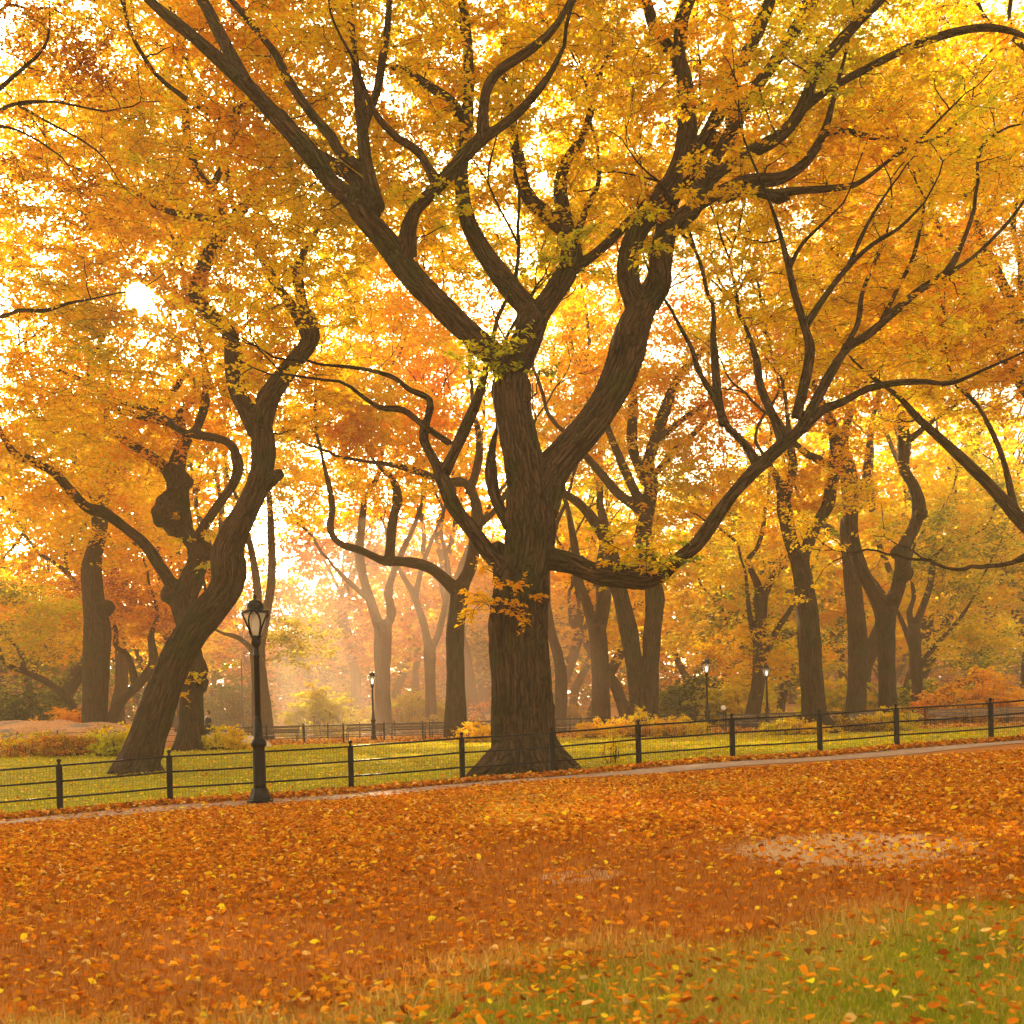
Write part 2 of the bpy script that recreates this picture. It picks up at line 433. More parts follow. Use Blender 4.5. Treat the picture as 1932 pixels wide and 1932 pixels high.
def connect(att, tubes, wood, seed, tang=None, maxd=5.5):
    """run a thin branch from the nearest limb to every attractor"""
    rs = np.random.default_rng(seed)
    NP = np.concatenate([t[0] for t in tubes]); NR_ = np.concatenate([t[1] for t in tubes])
    cap = len(NP)+len(att)*6; P = np.zeros((cap, 3)); R = np.zeros(cap); n = len(NP); P[:n] = NP; R[:n] = NR_
    d0 = np.array([np.min(((NP[::3]-a)**2).sum(1)) for a in att]); order = np.argsort(d0); good = []
    for i in order:
        a = att[i]; v = a-P[:n]; dist = np.sqrt((v**2).sum(1)); sc_ = dist + .7*np.maximum(0, .25*dist - v[:, 2]) + (R[:n] < .006)*.4
        j = sc_.argmin(); L = dist[j]
        if L > maxd: continue
        good.append(i)
        if L < .25: continue
        p = P[j]; mid = p+(a-p)*.5 + np.array([0, 0, -.10*L]) + rs.normal(0, .09*L, 3)
        t = np.linspace(0, 1, 6)[:, None]; C = (1-t)**2*p+2*t*(1-t)*mid+t*t*a
        C[1:-1] += rs.normal(0, .035*L, (4, 3))
        r0 = min(max(R[j]*.75, .007), .012+.015*L); RR = np.linspace(r0, .007, 6)
        wood.tube(C, RR, 4 if r0 < .02 else 5)
        P[n:n+5] = C[1:]; R[n:n+5] = RR[1:]; n += 5
    return att[np.array(good, int)]

def traced_tree(label, d, limbs, crown, spec, per=50, size=.10, spread=.75, voxel=.05, thr=.06, name='elm_tree', group=None, blobs=(), roots=0,
                disp=.02, seed=1, twigs=False, extras=(), gap=.32, ext=True, spread_d=2.5, mat=None):
    rs = np.random.default_rng(seed)
    L0 = parse(limbs[0]); base = at(L0[0, 0], L0[0, 1], d)
    base[2] = ground(base[0], base[1])
    root = thing(name, label, 'tree', base, group)
    tubes = []; pos2 = []; dep = []; rad2 = []; cuts = set()
    for li, s in enumerate(limbs):
        dd = None; cut = s.endswith('!'); s = s.rstrip('!')
        if cut: cuts.add(li)
        if ';' in s: s, q = s.split(';'); dd = float(q)
        T = parse(s); T = catmull(T, 0.22*F/d)
        tg = unit(np.gradient(T[:, :2], axis=0)); T[:, 2] *= 1-.24*np.abs(2*tg[:, 0]*tg[:, 1])      # widths were read across, not square to slanted limbs
        if li == 0:
            D = np.full(len(T), d); dd = 0 if dd is None else dd
            D = D+dd*np.linspace(0, 1, len(T))**1.5
        else:
            if dd is None: dd = rs.uniform(-spread_d*.45, spread_d)
            pp = np.concatenate(pos2); j = ((pp-T[0, :2])**2).sum(1).argmin(); d_s = np.concatenate(dep)[j]
            ln = np.linalg.norm(T[-1, :2]-T[0, :2])*d/F; dd = np.clip(dd, -ln*.7, ln*.7)
            D = d_s+dd*np.linspace(0, 1, len(T))
        P = np.array([at(T[i, 0], T[i, 1], D[i]) for i in range(len(T))]); R = T[:, 2]/2*D/F
        if li == 0:
            gz = ground(P[0, 0], P[0, 1])-.25
            if P[0, 2] > gz:
                P = np.concatenate([[[P[0, 0], P[0, 1], gz]], P]); R = np.concatenate([[R[0]*1.04], R])
        else:
            R[:3] *= np.array([1.12, 1.08, 1.03])[:len(R[:3])]
        tubes.append((P, R)); pos2.append(T[:, :2]); dep.append(D); rad2.append(R)
    P0, R0 = tubes[0]
    wood = Wood(); thick = []; allt = list(tubes); extn = []
    for i, (P, R) in enumerate(tubes):
        if ext and R[-1] > .012 and (i > 0 or R[-1] < .2) and i not in cuts:
            dr = unit(P[-1]-P[-3]); grow(P[-1], unit(dr+np.array([0, .1, .15])), R[-1]*.92, extn, rs)
    allt += extn
    for (P, R) in tubes+extn:
        k = len(P) if (R >= thr).all() else int(np.argmax(R < thr))
        if k >= 3: thick.append((P[:k], R[:k]))
        st = max(0, k-2) if k >= 3 else 0
        if len(P)-st >= 2 and k < len(P): wood.tube(P[st:], R[st:], 8)
    bl = [(at(*parse(b.split('@')[0])[0][:2], d+float(b.split('@')[1])), parse(b.split('@')[0])[0][2]*d/F) for b in blobs]
    bz = ground(P0[0, 0], P0[0, 1])
    for k in range(roots):
        a = 2*PI*k/roots+rs.uniform(-.3, .3); r = R0[1]
        o = np.array([math.cos(a), math.sin(a), 0]); c = np.array([P0[0, 0], P0[0, 1], bz])
        lx = rs.uniform(.9, 1.35)
        cz_ = [np.array([np.interp(bz+h_, P0[:12, 2], P0[:12, 0]), np.interp(bz+h_, P0[:12, 2], P0[:12, 1]), bz]) for h_ in (1.3, .6)]
        pts = np.array([cz_[0]+o*r*.40+[0, 0, 1.3], (cz_[1]+c)/2+o*r*.66+[0, 0, .6], c+o*r*1.02*lx+[0, 0, .18], c+o*r*1.5*lx+[0, 0, -.10]])
        thick.append((catmull3(pts, 4), np.interp(np.linspace(0, 3, 13), [0, 1, 2, 3], [r*.3, r*.33, r*.26, r*.10])))
    remesh_wood(thick, bl, voxel, 'trunk', mat or M_BARK, root, disp)
    leaves = []
    att = attractors(crown, d, seed+5, gap)
    att = connect(att, [t for t in allt], wood, seed+9)
    leaves.append(sprays(att, spec, per, size, spread, wood if twigs else None))
    tips = np.array([P[-1] for P, R in extn if R[-1] < .03])
    if len(tips):
        a = sun_angle(tips); tips = tips[a > .7]
        if len(tips): leaves.append(sprays(tips, spec, per, size, spread))
    for (es, n, rad, sp2) in extras:
        c = at(*parse(es)[0][:2], d+float(rad[1])); q = c+rs.normal(0, 1, (n, 3))*np.array([rad[0], rad[0]*.5, rad[0]*.75])
        att2 = connect(q, [t for t in allt], wood, seed+31)
        leaves.append(sprays(att2, sp2, 40, size, spread*.55, wood))
    wood.build('branches', M_TWIG, root)
    J = [np.concatenate([l[i] for l in leaves]) for i in range(5)]
    ok = sun_angle(J[0]) > .35+.5*vnoise(J[0]*1.5, 77); J = [q[ok] for q in J]
    leaf_obj('crown', J[0], J[1], J[2], J[3], J[4], M_LEAF, root)
    return root
def catmull3(P, k):
    out = []; n = len(P)
    for i in range(n-1):
        p0, p1, p2, p3 = P[max(i-1, 0)], P[i], P[i+1], P[min(i+2, n-1)]
        for t in np.arange(k)/k:
            out.append(.5*((2*p1)+(-p0+p2)*t+(2*p0-5*p1+4*p2-p3)*t*t+(-p0+3*p1-3*p2+p3)*t**3))
    out.append(P[-1]); return np.array(out)

GOLD = {'lime': 1.0, 'gold': 4.4, 'lemon': 1.2, 'amber': 2.6, 'orange': .5}
AMBER = {'lime': .5, 'gold': 3.6, 'lemon': .8, 'amber': 3.6, 'orange': 1.4}
ORNG = {'gold': 2.5, 'amber': 4, 'orange': 2.5}
YELG = {'green': .8, 'lime': 2.6, 'gold': 4, 'lemon': 1.5, 'amber': 1.2}
SPRAY = {'lime': 1.2, 'gold': 1, 'amber': 2, 'orange': 1.5}
GREENY = {'green': 1.5, 'lime': 3, 'gold': 1}

# --- the big elm in the middle
traced_tree('massive old elm with ridged trunk and one low limb sweeping right, behind the near fence', 25.5, [
    'E1000,2050,345 995,1960,335 988,1900,322 980,1800,304 974,1650,288 962,1450,286 958,1300,284 975,1150,278 1008,1000,245 1020,850,238 1015,720,232 990,580,205 955,400,188 928,250,186 925,120,180 B960,1740,165',
    'E1040,800,200 1075,680,225 1120,580,215 1200,480,205 1320,340,200 1410,190,190 1470,50,185 B1500,1620,185 1535,1530,180 1570,1470,150;1.2',
    'E1040,985,110 1130,1008,122 1230,1035,112 1330,1078,112 1450,1092,112 1560,1102,112 1640,1085,105 1720,1020,92 F350,940,90 450,800,86 540,680,82 650,565,85 760,460,85 860,380,70 960,290,55 1060,250,45 1170,190,42 1300,160,36 1450,152,30 1580,160,24 1750,90,18 1932,10,12;-1.5',
    'E900,1110,130 880,1050,115 800,960,98 720,850,95 650,760,90 600,640,86 555,540,62 500,430,50 520,330,40 530,240,38 430,190,34 350,130,30 200,90,20 0,70,14;1.5',
    'B950,1800,150 890,1760,150 800,1680,145 700,1590,142 560,1450,150 430,1320,150 330,1180,142 220,1050,140 150,950,135 A1720,960,130 1620,900,105 1480,720,115 1330,560,100 1200,420,90 1050,280,85 900,150,75 720,0,60 600,-150,40;-1.0',
    'B950,1760,150 1000,1640,160 1020,1560,150 1000,1490,130 960,1440,128 870,1330,125 780,1200,108 720,1080,92 690,960,78 682,820,66 695,700,74 705,580,68 720,450,50 715,280,50 705,150,56 690,0,46 680,-120,36;1.4',
    'B1010,1600,150 1060,1510,140 1100,1460,132 1160,1370,130 1210,1270,112 1210,1170,92 1170,1100,98 1120,1060,100 1030,980,86 975,880,76 958,760,64 930,640,52 918,540,42 900,420,30;2.2',
    'B1200,1150,80 1175,1020,76 1160,900,66 1190,780,64 1250,690,58 1300,570,42 1340,400,30 1400,250,22;1.5',
    'B1225,1180,50 1245,1120,44 1290,1000,38 1340,900,30 1350,800,20;1.8',
    'B1230,1300,66 1350,1210,58 1450,1115,58 1540,1020,50 1640,900,44 1750,760,38 1830,600,26;2.6',
    # right stem: two that cross, then the fan
    'B1540,1500,130 1500,1400,112 1490,1250,102 1530,1120,120 1620,1000,132 1720,860,128 1765,720,108 1772,560,84 1765,420,82 1735,310,90 1690,240,75 1620,140,66 1580,20,58 1560,-100,44;.6',
    'B1590,1470,125 1640,1380,115 1640,1280,100 1645,1180,105 1710,1090,112 1800,1010,110 C330,1000,95 430,945,80 560,885,66 660,872,66 760,860,64 860,800,62 930,710,58 980,600,44 1010,480,32 1060,300,20;-.6',
    'B1725,320,70 1740,200,64 1745,100,74 1780,0,74 1820,-120,56',
    'C270,880,80 350,740,74 480,500,80 560,330,78 640,160,78 690,40,66 730,-80,52',
    'C330,960,85 400,840,72 490,680,70 600,480,74 720,310,74 810,170,72 880,40,66 930,-90,50',
    'C340,980,80 430,860,72 560,760,78 700,690,80 800,610,76 870,500,72 920,370,60 1000,250,68 1100,140,66 1220,20,58 1320,-80,46',
    'C870,520,56 980,440,46 1100,370,45 1250,290,44 1400,220,44 1560,165,44 1720,135,40 1850,145,34 1980,195,26',
    'C970,640,40 1060,630,35 1180,660,30 1300,670,24 1430,690,16',
    'C450,960,66 580,925,56 700,940,54 850,920,40 1000,910,37 1120,890,34 1210,830,28 1300,760,26 1420,680,20 1540,560,14 1650,450,9',
    'C690,935,46 740,965,44 800,955,30!',
    # left limb offshoots
    'A1800,1030,100 1740,900,88 1640,815,80 1540,760,78 1480,715,70',
    'B285,1010,70 250,900,72 222,780,62 205,620,60 190,450,58 170,300,42 150,100,34 140,-60,24',
    'B215,600,50 275,440,48 295,330,44 320,180,38 335,0,32',
    'B230,830,60 100,740,62 A1600,660,64 1520,570,56 1400,400,54 1330,260,48 1200,100,42 1100,-20,36',
    'A1190,400,74 1120,270,78 1060,160,72 1000,40,66 900,-110,44',
    'B420,1240,96 425,1120,84 460,1020,76 520,950,80 640,820,82 760,690,86 860,620,64 960,540,58 1050,440,52 1120,340,38 1180,220,26;-1.6',
    'B785,660,60 792,500,50 820,400,58 880,330,58 1000,250,58 1100,170,48 1180,60,38 1230,-60,28',
    'B560,880,58 480,740,55 380,670,50 290,580,44 230,470,34 180,330,20',
    'B670,560,58 640,490,52 530,420,54 430,350,44 300,310,20 210,260,12',
    # swoop limb offshoots
    'F650,560,60 580,450,50 500,370,46 440,240,40 360,100,34 330,0,28 250,-150,20',
    'F480,360,44 455,220,46 440,60,42 430,-80,30',
    'F770,440,66 720,320,50 660,180,44 640,50,40 600,-80,26',
    'F850,390,68 930,240,62 1000,110,60 1080,-10,52 C1200,1600,54 1400,1420,50 1560,1310,46 1640,1160,30 1690,1020,24',
    'F830,330,50 870,170,56 900,0,54 C880,1600,48 825,1420,40 790,1270,34 760,1150,28 720,1020,18;-.5',
    'C885,1560,44 980,1420,40 1080,1290,38 1200,1180,30 1330,1100,22 1450,980,14;-.5',
    'C1085,1290,32 1130,1180,26 1200,1040,20 1290,900,14;.5', 'C800,1290,30 860,1180,24 960,1080,18 1060,980,12;-.3', 'C1060,1690,34 1130,1560,30 1150,1420,26 1200,1290,20 1270,1120,14;1.5',
    'C1240,1560,32 1320,1400,28 1400,1230,22 1440,1060,16;1.2',
    'C1570,1320,34 1700,1230,28 1850,1080,24 1932,970,18',
    # upper right of left low limb
    'E600,590,70 650,490,62 690,400,74 728,320,70 765,230,54 795,120,42 830,0,30',
    'E625,450,40 500,365,40 400,290,38 280,275,32 150,180,22',
    'E910,850,62 850,720,64 826,600,64 832,480,44 850,400,28',
    'E890,1050,72 866,1000,66 862,935,60!',
], [(1000, 130, 3.2, 9.5, 4.6, 5.6, 1350), (1000, -190, 2, 10, 6.5, 3.5, 650), (560, 300, 3, 4.5, 3.5, 4.5, 260), (1590, 560, 1.0, 3.4, 1.7, 2.3, 150), (1640, 260, 3, 4.0, 3.5, 4, 260)],
    GOLD, per=60, size=.118, spread=.74, voxel=.026, thr=.045, roots=9, disp=.085, seed=11, twigs=True, gap=.30, spread_d=3.0,
    extras=[('E900,1235,40', 9, (.42, -.95), SPRAY), ('E760,1160,40', 4, (.4, -.6), SPRAY), ('E1560,930,40', 16, (.55, -.5), SPRAY), ('E1620,1040,40', 8, (.4, -.5), GREENY), ('B850,1720,40', 14, (.5, -.6), GREENY),
            ('C380,960,40', 12, (.6, -.6), GREENY), ('C120,1110,40', 8, (.45, -.6), GREENY), ('C700,250,40', 20, (1.0, -.8), GREENY), ('C500,620,40', 18, (.9, -.8), GREENY), ('B1200,1210,40', 8, (.4, -.5), GREENY), ('B560,950,40', 10, (.5, -.6), GREENY)])
print('T1', round(time.time()-T0, 1))
traced_tree('thick elm leaning right with a bent mossy trunk, left of the black street lamp', 35, [
    'D655,2030,235 690,1950,215 720,1850,198 770,1700,192 815,1580,192 870,1460,194 935,1350,200 1010,1260,200 1075,1180,190 1105,1080,176 1100,980,165 1150,850,156 1200,750,142 1245,650,134 1270,540,118 1268,420,115 1245,320,120',
    'D1240,400,100 1200,310,104 1145,190,96 1130,80,90 A1125,1690,88 1095,1590,90 1010,1515,95 950,1440,90 962,1350,80 1000,1250,84 1060,1150,80 1120,1080,78 1200,960,68 1260,880,64 1310,780,54 1330,650,48 1320,540,38 1300,400,24;1.5',
    'D1262,350,112 1295,240,128 1345,160,120 1420,60,110 1485,-20,102 A1500,1620,92 1490,1540,82 1460,1470,62 1440,1350,55 1445,1270,46 1500,1160,38 1560,1080,30 1620,990,18;-1',
    'A1480,1620,60 1410,1480,66 1330,1370,60 1270,1250,58 1200,1130,52 1150,1040,40;2',
    'A1050,1062,34 900,1040,34 760,1000,34 640,920,32 500,870,28 380,820,18',
    'A1090,1110,50 1060,960,46 960,840,48 920,720,44 900,600,40 890,480,34 870,350,22',
    'A1030,900,40 1090,760,38 1140,640,30 1150,540,18',
    'D1275,650,92 1325,615,76 1352,596,70!'],
    [(360, 330, 2, 6.4, 4.8, 6.8, 900), (520, 640, 2, 3.4, 3, 3.2, 170), (250, -150, 1, 7, 5, 4, 300), (160, 620, 2.5, 4, 3, 4, 230)],
    AMBER, per=55, size=.135, spread=.85, voxel=.04, thr=.06, roots=6, disp=.055, seed=23, twigs=True)
traced_tree('gnarled elm with a round burl on its contorted trunk, behind the leaning elm', 48, [
    'D925,1945,150 925,1840,116 925,1700,108 932,1600,106 935,1500,102 905,1360,92 890,1220,126 920,1120,138 958,1020,102 945,950,108 890,870,108 865,760,110 855,650,100 850,580,92 872,490,80 905,420,70',
    'D940,990,78 960,900,58 1000,830,60 1060,740,56 1125,650,58 1150,560,58 1120,465,58 1060,430,46 960,412,46 890,400,40;-1.5',
    'D830,610,84 800,570,78 720,510,62 640,460,52 560,410,46 520,380,44 515,300,30 500,200,16',
    'D890,420,60 820,350,55 720,330,46 600,300,36 480,270,30 400,250,26 300,180,16',
    'D870,380,48 870,310,50 930,240,42 940,150,36 880,100,28 860,0,18',
    'D940,405,48 980,300,50 1000,180,46 990,80,38 960,-60,24',
    'D870,1190,90 835,1140,80 770,1040,75 700,940,70 620,870,66 510,790,70 420,760,64 340,680,64 270,600,58 170,540,54 80,510,52 40,460,44 0,390,38 -60,300,32;-4',
    'D700,330,46 760,270,50 840,190,46 900,100,34'],
    [(310, 760, 1.5, 6.2, 4, 4.2, 480), (230, 330, 2.5, 8.5, 5, 8.5, 620), (60, 830, -3, 3.6, 3, 3.5, 180)],
    AMBER, per=50, size=.175, spread=1.05, voxel=.055, thr=.09, roots=6, disp=.06, seed=31, twigs=False,
    blobs=['D808,800,74@-.2', 'D842,745,72@-.1', 'D856,845,64@0', 'D768,788,40@-.2', 'D790,740,42@-.3', 'D868,640,60@0', 'D975,975,58@0', 'D938,1610,68@-.1', 'D955,1545,52@0', 'D820,1180,48@0', 'D905,1560,50@-.2'],
    extras=[('D960,1600,40', 7, (.6, -.8), SPRAY), ('D960,930,40', 8, (.7, -.8), SPRAY)])
traced_tree('straight stout trunk with a pale knot hole, beside the rock outcrop at left', 66, [
    'D455,1890,125 460,1700,120 465,1500,130 470,1350,130 452,1200,110 442,1050,100 468,930,82 482,850,76 480,720,76 495,640,80',
    'D490,700,70 560,620,58 620,540,52 690,440,40 760,330,28', 'D480,760,60 380,560,52 270,400,58 305,285,54 400,200,40 450,120,24',
    'D300,300,44 210,240,40 150,100,34 120,-60,22', 'D500,640,58 560,520,50 640,430,42 680,300,30'],
    [(150, 790, 1, 8, 5, 6, 430), (120, 400, 2, 10, 6, 8, 430), (200, 980, 0, 6, 4, 3, 170)],
    AMBER, per=45, size=.22, spread=1.3, voxel=.07, thr=.10, disp=.03, seed=41, blobs=['D512,1245,42@-.5'])
traced_tree('hazy elm with a long S-shaped limb reaching left, just left of the massive elm', 60, [
    'E655,1840,112 655,1600,90 652,1400,90 665,1250,92 682,1150,90 722,1060,76 745,950,66 758,800,60 740,700,56 695,640,52 620,640,48 560,620,44 450,580,40 350,555,30 230,540,20',
    'E665,1170,90 560,1070,70 470,1032,60 370,1020,50 310,1020,50 200,970,46 90,930,42 50,860,40 60,760,34 40,640,30 15,540,22;-2',
    'E335,1015,52 342,930,50 350,830,50 375,720,50 350,620,40 310,590,30 250,520,18', 'E752,860,50 850,770,40 900,690,35 960,600,24',
    'E720,700,50 760,560,45 770,430,38 740,300,28'],
    [(720, 830, 1, 5.6, 4, 3.6, 360), (800, 520, 2, 6, 4, 5, 380), (640, 760, -1, 3, 3, 3, 150)],
    AMBER, per=45, size=.20, spread=1.2, voxel=.06, thr=.09, disp=.03, seed=51)
traced_tree('pale hazy tree forking low in the misty clearing, behind the distant lamp', 76, [
    'E305,1830,88 302,1600,76 304,1400,86 302,1320,92', 'E295,1360,66 250,1230,56 210,1100,50 190,980,50 200,860,40 212,740,32',
    'E215,1190,36 130,1110,34 60,1040,24', 'E310,1360,62 345,1270,52 330,1180,46 350,1090,40 390,990,40 450,860,30 490,750,24'],
    [(640, 900, 2, 5, 4, 4, 170), (640, 620, 2, 7, 5, 6, 380)],
    ORNG, per=40, size=.24, spread=1.3, voxel=.08, thr=.11, disp=.03, seed=61)
traced_tree('slim misty tree with a narrow fork, between two hazy trunks', 82, [
    'E541,1830,60 532,1600,54 530,1430,60', 'E528,1460,46 500,1320,42 450,1180,40 400,1090,34 375,1040,26',
    'E462,1190,32 490,1060,30 540,920,25 580,820,18', 'E536,1450,44 572,1370,40 602,1240,34 622,1100,30 600,950,24'],
    [(780, 700, 2, 5, 4, 6, 260)], ORNG, per=40, size=.24, spread=1.3, voxel=.08, thr=.10, disp=.03, seed=71)
traced_tree('slender hazy trunk close behind the right edge of the massive elm', 72, [
    'E1160,1800,62 1165,1600,62 1150,1480,58 1110,1330,52 1090,1180,48 1100,1000,40 1140,850,28'],
    [(1060, 800, 2, 5, 4, 5, 260)], AMBER, per=40, size=.22, spread=1.2, voxel=.07, thr=.10, disp=.03, seed=81)
traced_tree('grey hazy trunk splitting in two, under the low sweeping limb', 76, [
    'E1358,1810,96 1355,1600,86 1350,1450,90 1335,1330,96', 'E1330,1370,66 1290,1230,60 1250,1110,50 1230,950,44 1200,780,30',
    'E1345,1370,76 1370,1200,74 1362,1050,68 1380,900,58 1350,740,42'],
    [(1130, 800, 2, 6, 4, 6, 330), (1070, 600, 2, 6, 4, 4, 260)], YELG, per=40, size=.24, spread=1.3, voxel=.08, thr=.11, disp=.03, seed=91)
traced_tree('double-trunked elm rising from a yellow flower bed, under the low sweeping limb', 58, [
    'E1548,1840,100 1538,1700,86 1520,1550,84 1490,1350,94 1442,1150,88 1420,1040,84 1380,920,74 1320,820,68 1250,740,58 1180,690,46 1100,610,30',
    'E1590,1840,95 1596,1700,80 1598,1550,76 1602,1400,86 1618,1200,94 1592,1050,90 1562,900,80 1580,780,75 1600,650,70 1582,560,64 1630,400,68 1680,250,60 1740,120,50 1840,10,44 1930,-120,30;1',
    'E1575,640,60 1512,480,54 1510,300,50 1522,150,38 1530,0,26', 'E1560,760,60 1500,640,56 1430,480,48 1390,380,38 1350,250,24',
    'E1580,810,60 1510,745,60 1440,692,58 1360,600,54 1290,520,48 1230,450,36', 'E1600,620,46 1720,480,44 1810,400,38 1880,310,30', 'E1650,420,46 1760,330,40 1860,265,32 1960,200,20'],
    [(1290, 720, 1.5, 6.5, 4, 4.6, 460), (1230, 400, 2, 6.5, 4.5, 6, 420), (1300, 930, 1, 4, 3, 3, 150)],
    AMBER, per=45, size=.20, spread=1.2, voxel=.06, thr=.09, roots=6, disp=.06, seed=101,
    extras=[('E1540,960,40', 5, (1.0, -.8), SPRAY)])
traced_tree('thin leaning tree with yellow leaves, beside the lamp nearest the dark trunk', 68, [
    'F610,1810,84 650,1600,70 655,1450,66 660,1300,60 665,1180,64', 'F662,1200,50 640,1120,44 600,1020,36 640,960,30 670,870,28 682,760,22',
    'F640,1420,36 618,1340,32 600,1220,26 588,1080,18', 'F668,1210,52 700,1130,48 740,1070,48 785,1010,38 840,900,24', 'F665,1500,50 690,1450,50 740,1350,40 815,1235,32 880,1100,20'],
    [(1440, 1000, 1, 4.4, 3.4, 4.6, 260), (1440, 1230, 1.5, 4.2, 3, 2.2, 130)], YELG, per=45, size=.22, spread=1.15, voxel=.07, thr=.09, disp=.03, seed=111)
traced_tree('tall dark trunk with a deep Y-shaped fork, right of the second lamp', 50, [
    'F930,1840,165 920,1760,125 910,1650,110 900,1500,110 890,1300,110 872,1150,102 852,1040,96 845,990,104', 'F840,1020,82 800,900,76 776,780,76 766,690,66 735,610,46 700,550,34 650,470,22',
    'F778,730,54 815,580,46 805,470,40 790,330,26', 'F850,1020,72 882,960,66 920,860,70 980,760,70 1002,660,66 1012,590,60 960,540,54 880,500,46 800,420,26', 'F1005,610,56 1022,480,58 1000,350,50 960,260,38 900,120,22'],
    [(1590, 640, 1.5, 5.6, 3.6, 4.6, 380), (1640, 320, 2, 6.5, 4, 5.5, 400), (1560, 900, 1, 3, 2.5, 2.4, 90)],
    AMBER, per=45, size=.175, spread=1.1, voxel=.055, thr=.08, roots=6, disp=.06, seed=121)
traced_tree('broad straight trunk in shadow, left of the S-curved elm', 62, [
    'F1118,1790,105 1125,1600,90 1130,1400,96 1112,1200,86 1092,1000,82 1086,850,86 1100,700,70 1090,560,60 1060,450,50 1090,300,48 1110,180,40 1150,0,28',
    'F1130,760,50 1165,640,46 1180,500,38 1200,350,28'],
    [(1640, 560, 2, 6, 4, 5, 330)], AMBER, per=45, size=.20, spread=1.2, voxel=.06, thr=.09, disp=.03, seed=131)
traced_tree('S-curved elm with a knobbly winding limb, at the right behind the fence', 54, [
    'F1275,1785,95 1270,1600,80 1265,1400,86 1265,1270,104', 'F1250,1290,80 1225,1220,76 1180,1130,72 1130,1010,74 1095,880,74 1085,760,60 1060,600,40',
    'F1280,1270,80 1315,1180,74 1342,1050,70 1352,950,74 1400,860,70 1425,760,66 1400,660,66 1352,570,60 1350,470,56 1345,360,58 1320,250,50 1280,190,38 1220,60,24', 'F1370,440,40 1420,400,40 1520,320,30 1640,240,18'],
    [(1720, 640, 1.5, 5.5, 3.6, 4.5, 340), (1700, 300, 2, 6, 4, 5, 280)], AMBER, per=45, size=.19, spread=1.15, voxel=.055, thr=.08, roots=5, disp=.06, seed=141,
    blobs=['F1320,975,34@-.2', 'F1365,1080,34@0', 'F1435,790,32@0', 'F1300,1200,34@-.2'])
traced_tree('small branching tree with yellow-green leaves, right of the S-curved elm', 70, [
    'F1420,1770,58 1415,1600,55 1405,1450,60 1400,1330,60', 'F1395,1350,40 1378,1270,32 1400,1190,26 1380,1080,16', 'F1408,1340,46 1440,1250,42 1480,1130,35 1500,1000,30 1580,940,25 1690,890,16',
    'F1420,1560,40 1440,1510,38 1520,1410,35 1620,1300,28 1700,1180,16', 'F1395,1450,36 1330,1280,28 1290,1230,18'],
    [(1800, 1010, 1, 5, 3.5, 5, 300), (1830, 1220, 1.5, 4, 3, 2, 100)], YELG, per=45, size=.23, spread=1.2, voxel=.07, thr=.09, disp=.03, seed=151)
traced_tree('elm past the right edge, its dark limb slanting in at mid height', 33, [
    'F2350,2150,230 2340,1800,205 2330,1500,195 2250,1150,165 2130,1000,140 2040,920,110 1932,840,92 1800,690,76 1650,540,70 1530,430,60 1420,330,50 1330,230,38 1250,170,28 1150,90,16',
    'F1890,790,44 1840,560,36 1780,400,34 1700,260,28 1600,170,18', 'F2050,940,70 1960,990,56 1880,1025,36', 'F2300,1250,120 2350,900,110 2300,500,90 2250,100,70'],
    [(1800, 620, .5, 3.8, 2.5, 3.2, 260), (1950, 200, 1, 4, 3.5, 5, 300)], AMBER, per=55, size=.13, spread=.85, voxel=.045, thr=.055, disp=.03, seed=161, twigs=True)
traced_tree('tall elm past the right edge with steep limbs crossing the upper right corner', 44, [
    'F2300,1900,160 2290,1500,140 2250,1100,125 2180,700,110 2090,420,95 C1990,1950,80 1830,1720,66 1720,1530,60 1640,1350,46 1560,1200,40 1500,1050,30 1440,900,18',
    'C2150,2250,90 2050,1850,76 1932,1600,62 1820,1350,56 1740,1180,50 1680,1000,44 1620,850,30 1560,680,18', 'C1900,1540,40 1920,1300,36 1880,1100,30 1900,900,24 1890,600,18'],
    [(1800, 240, 1.5, 6, 4, 6.5, 560), (1900, 620, 1, 4, 3, 4, 200)], AMBER, per=50, size=.16, spread=1.0, voxel=.05, thr=.07, disp=.03, seed=171)
traced_tree('hazy forked elm with a curved bough, directly behind the black street lamp', 70, [
    'D1270,1850,112 1262,1700,92 1250,1560,78 1245,1460,74 1268,1340,66 1290,1250,50 1312,1100,44 1310,900,40 1300,700,28',
    'D1258,1380,50 1245,1250,44 1240,1120,42 1215,980,38 1180,820,26', 'D1240,1500,50 1210,1440,40 1150,1390,32 1080,1370,22'],
    [(530, 860, 2, 5, 4, 5, 280), (560, 1210, 1, 2.6, 2, 1.6, 50)], YELG, per=42, size=.22, spread=1.2, voxel=.07, thr=.10, disp=.03, seed=181)
traced_tree('low dark tree arching left over the rock outcrop', 74, [
    'D372,1790,44 350,1720,46 310,1670,44 220,1600,40 120,1555,36 30,1520,30 0,1460,26 -40,1350,18', 'D120,1555,30 90,1450,24 20,1380,16'],
    [(40, 1180, 1, 5, 3, 3.4, 170)], {'lime': 2, 'gold': 3, 'green': 1}, per=42, size=.24, spread=1.2, voxel=.06, thr=.09, disp=.02, seed=191)
traced_tree('slanting twin-limbed tree with russet leaves, behind the leaning elm', 80, [
    'D530,1800,66 590,1690,66 690,1590,60 740,1500,50 730,1380,36 760,1290,26 740,1180,16', 'D650,1600,42 620,1480,36 560,1430,30 560,1350,24 520,1250,16'],
    [(260, 1130, 1, 7, 3, 3.2, 240)], {'amber': 2, 'orange': 3, 'rust': 2, 'pink': 1.5}, per=42, size=.25, spread=1.25, voxel=.07, thr=.09, disp=.02, seed=201)
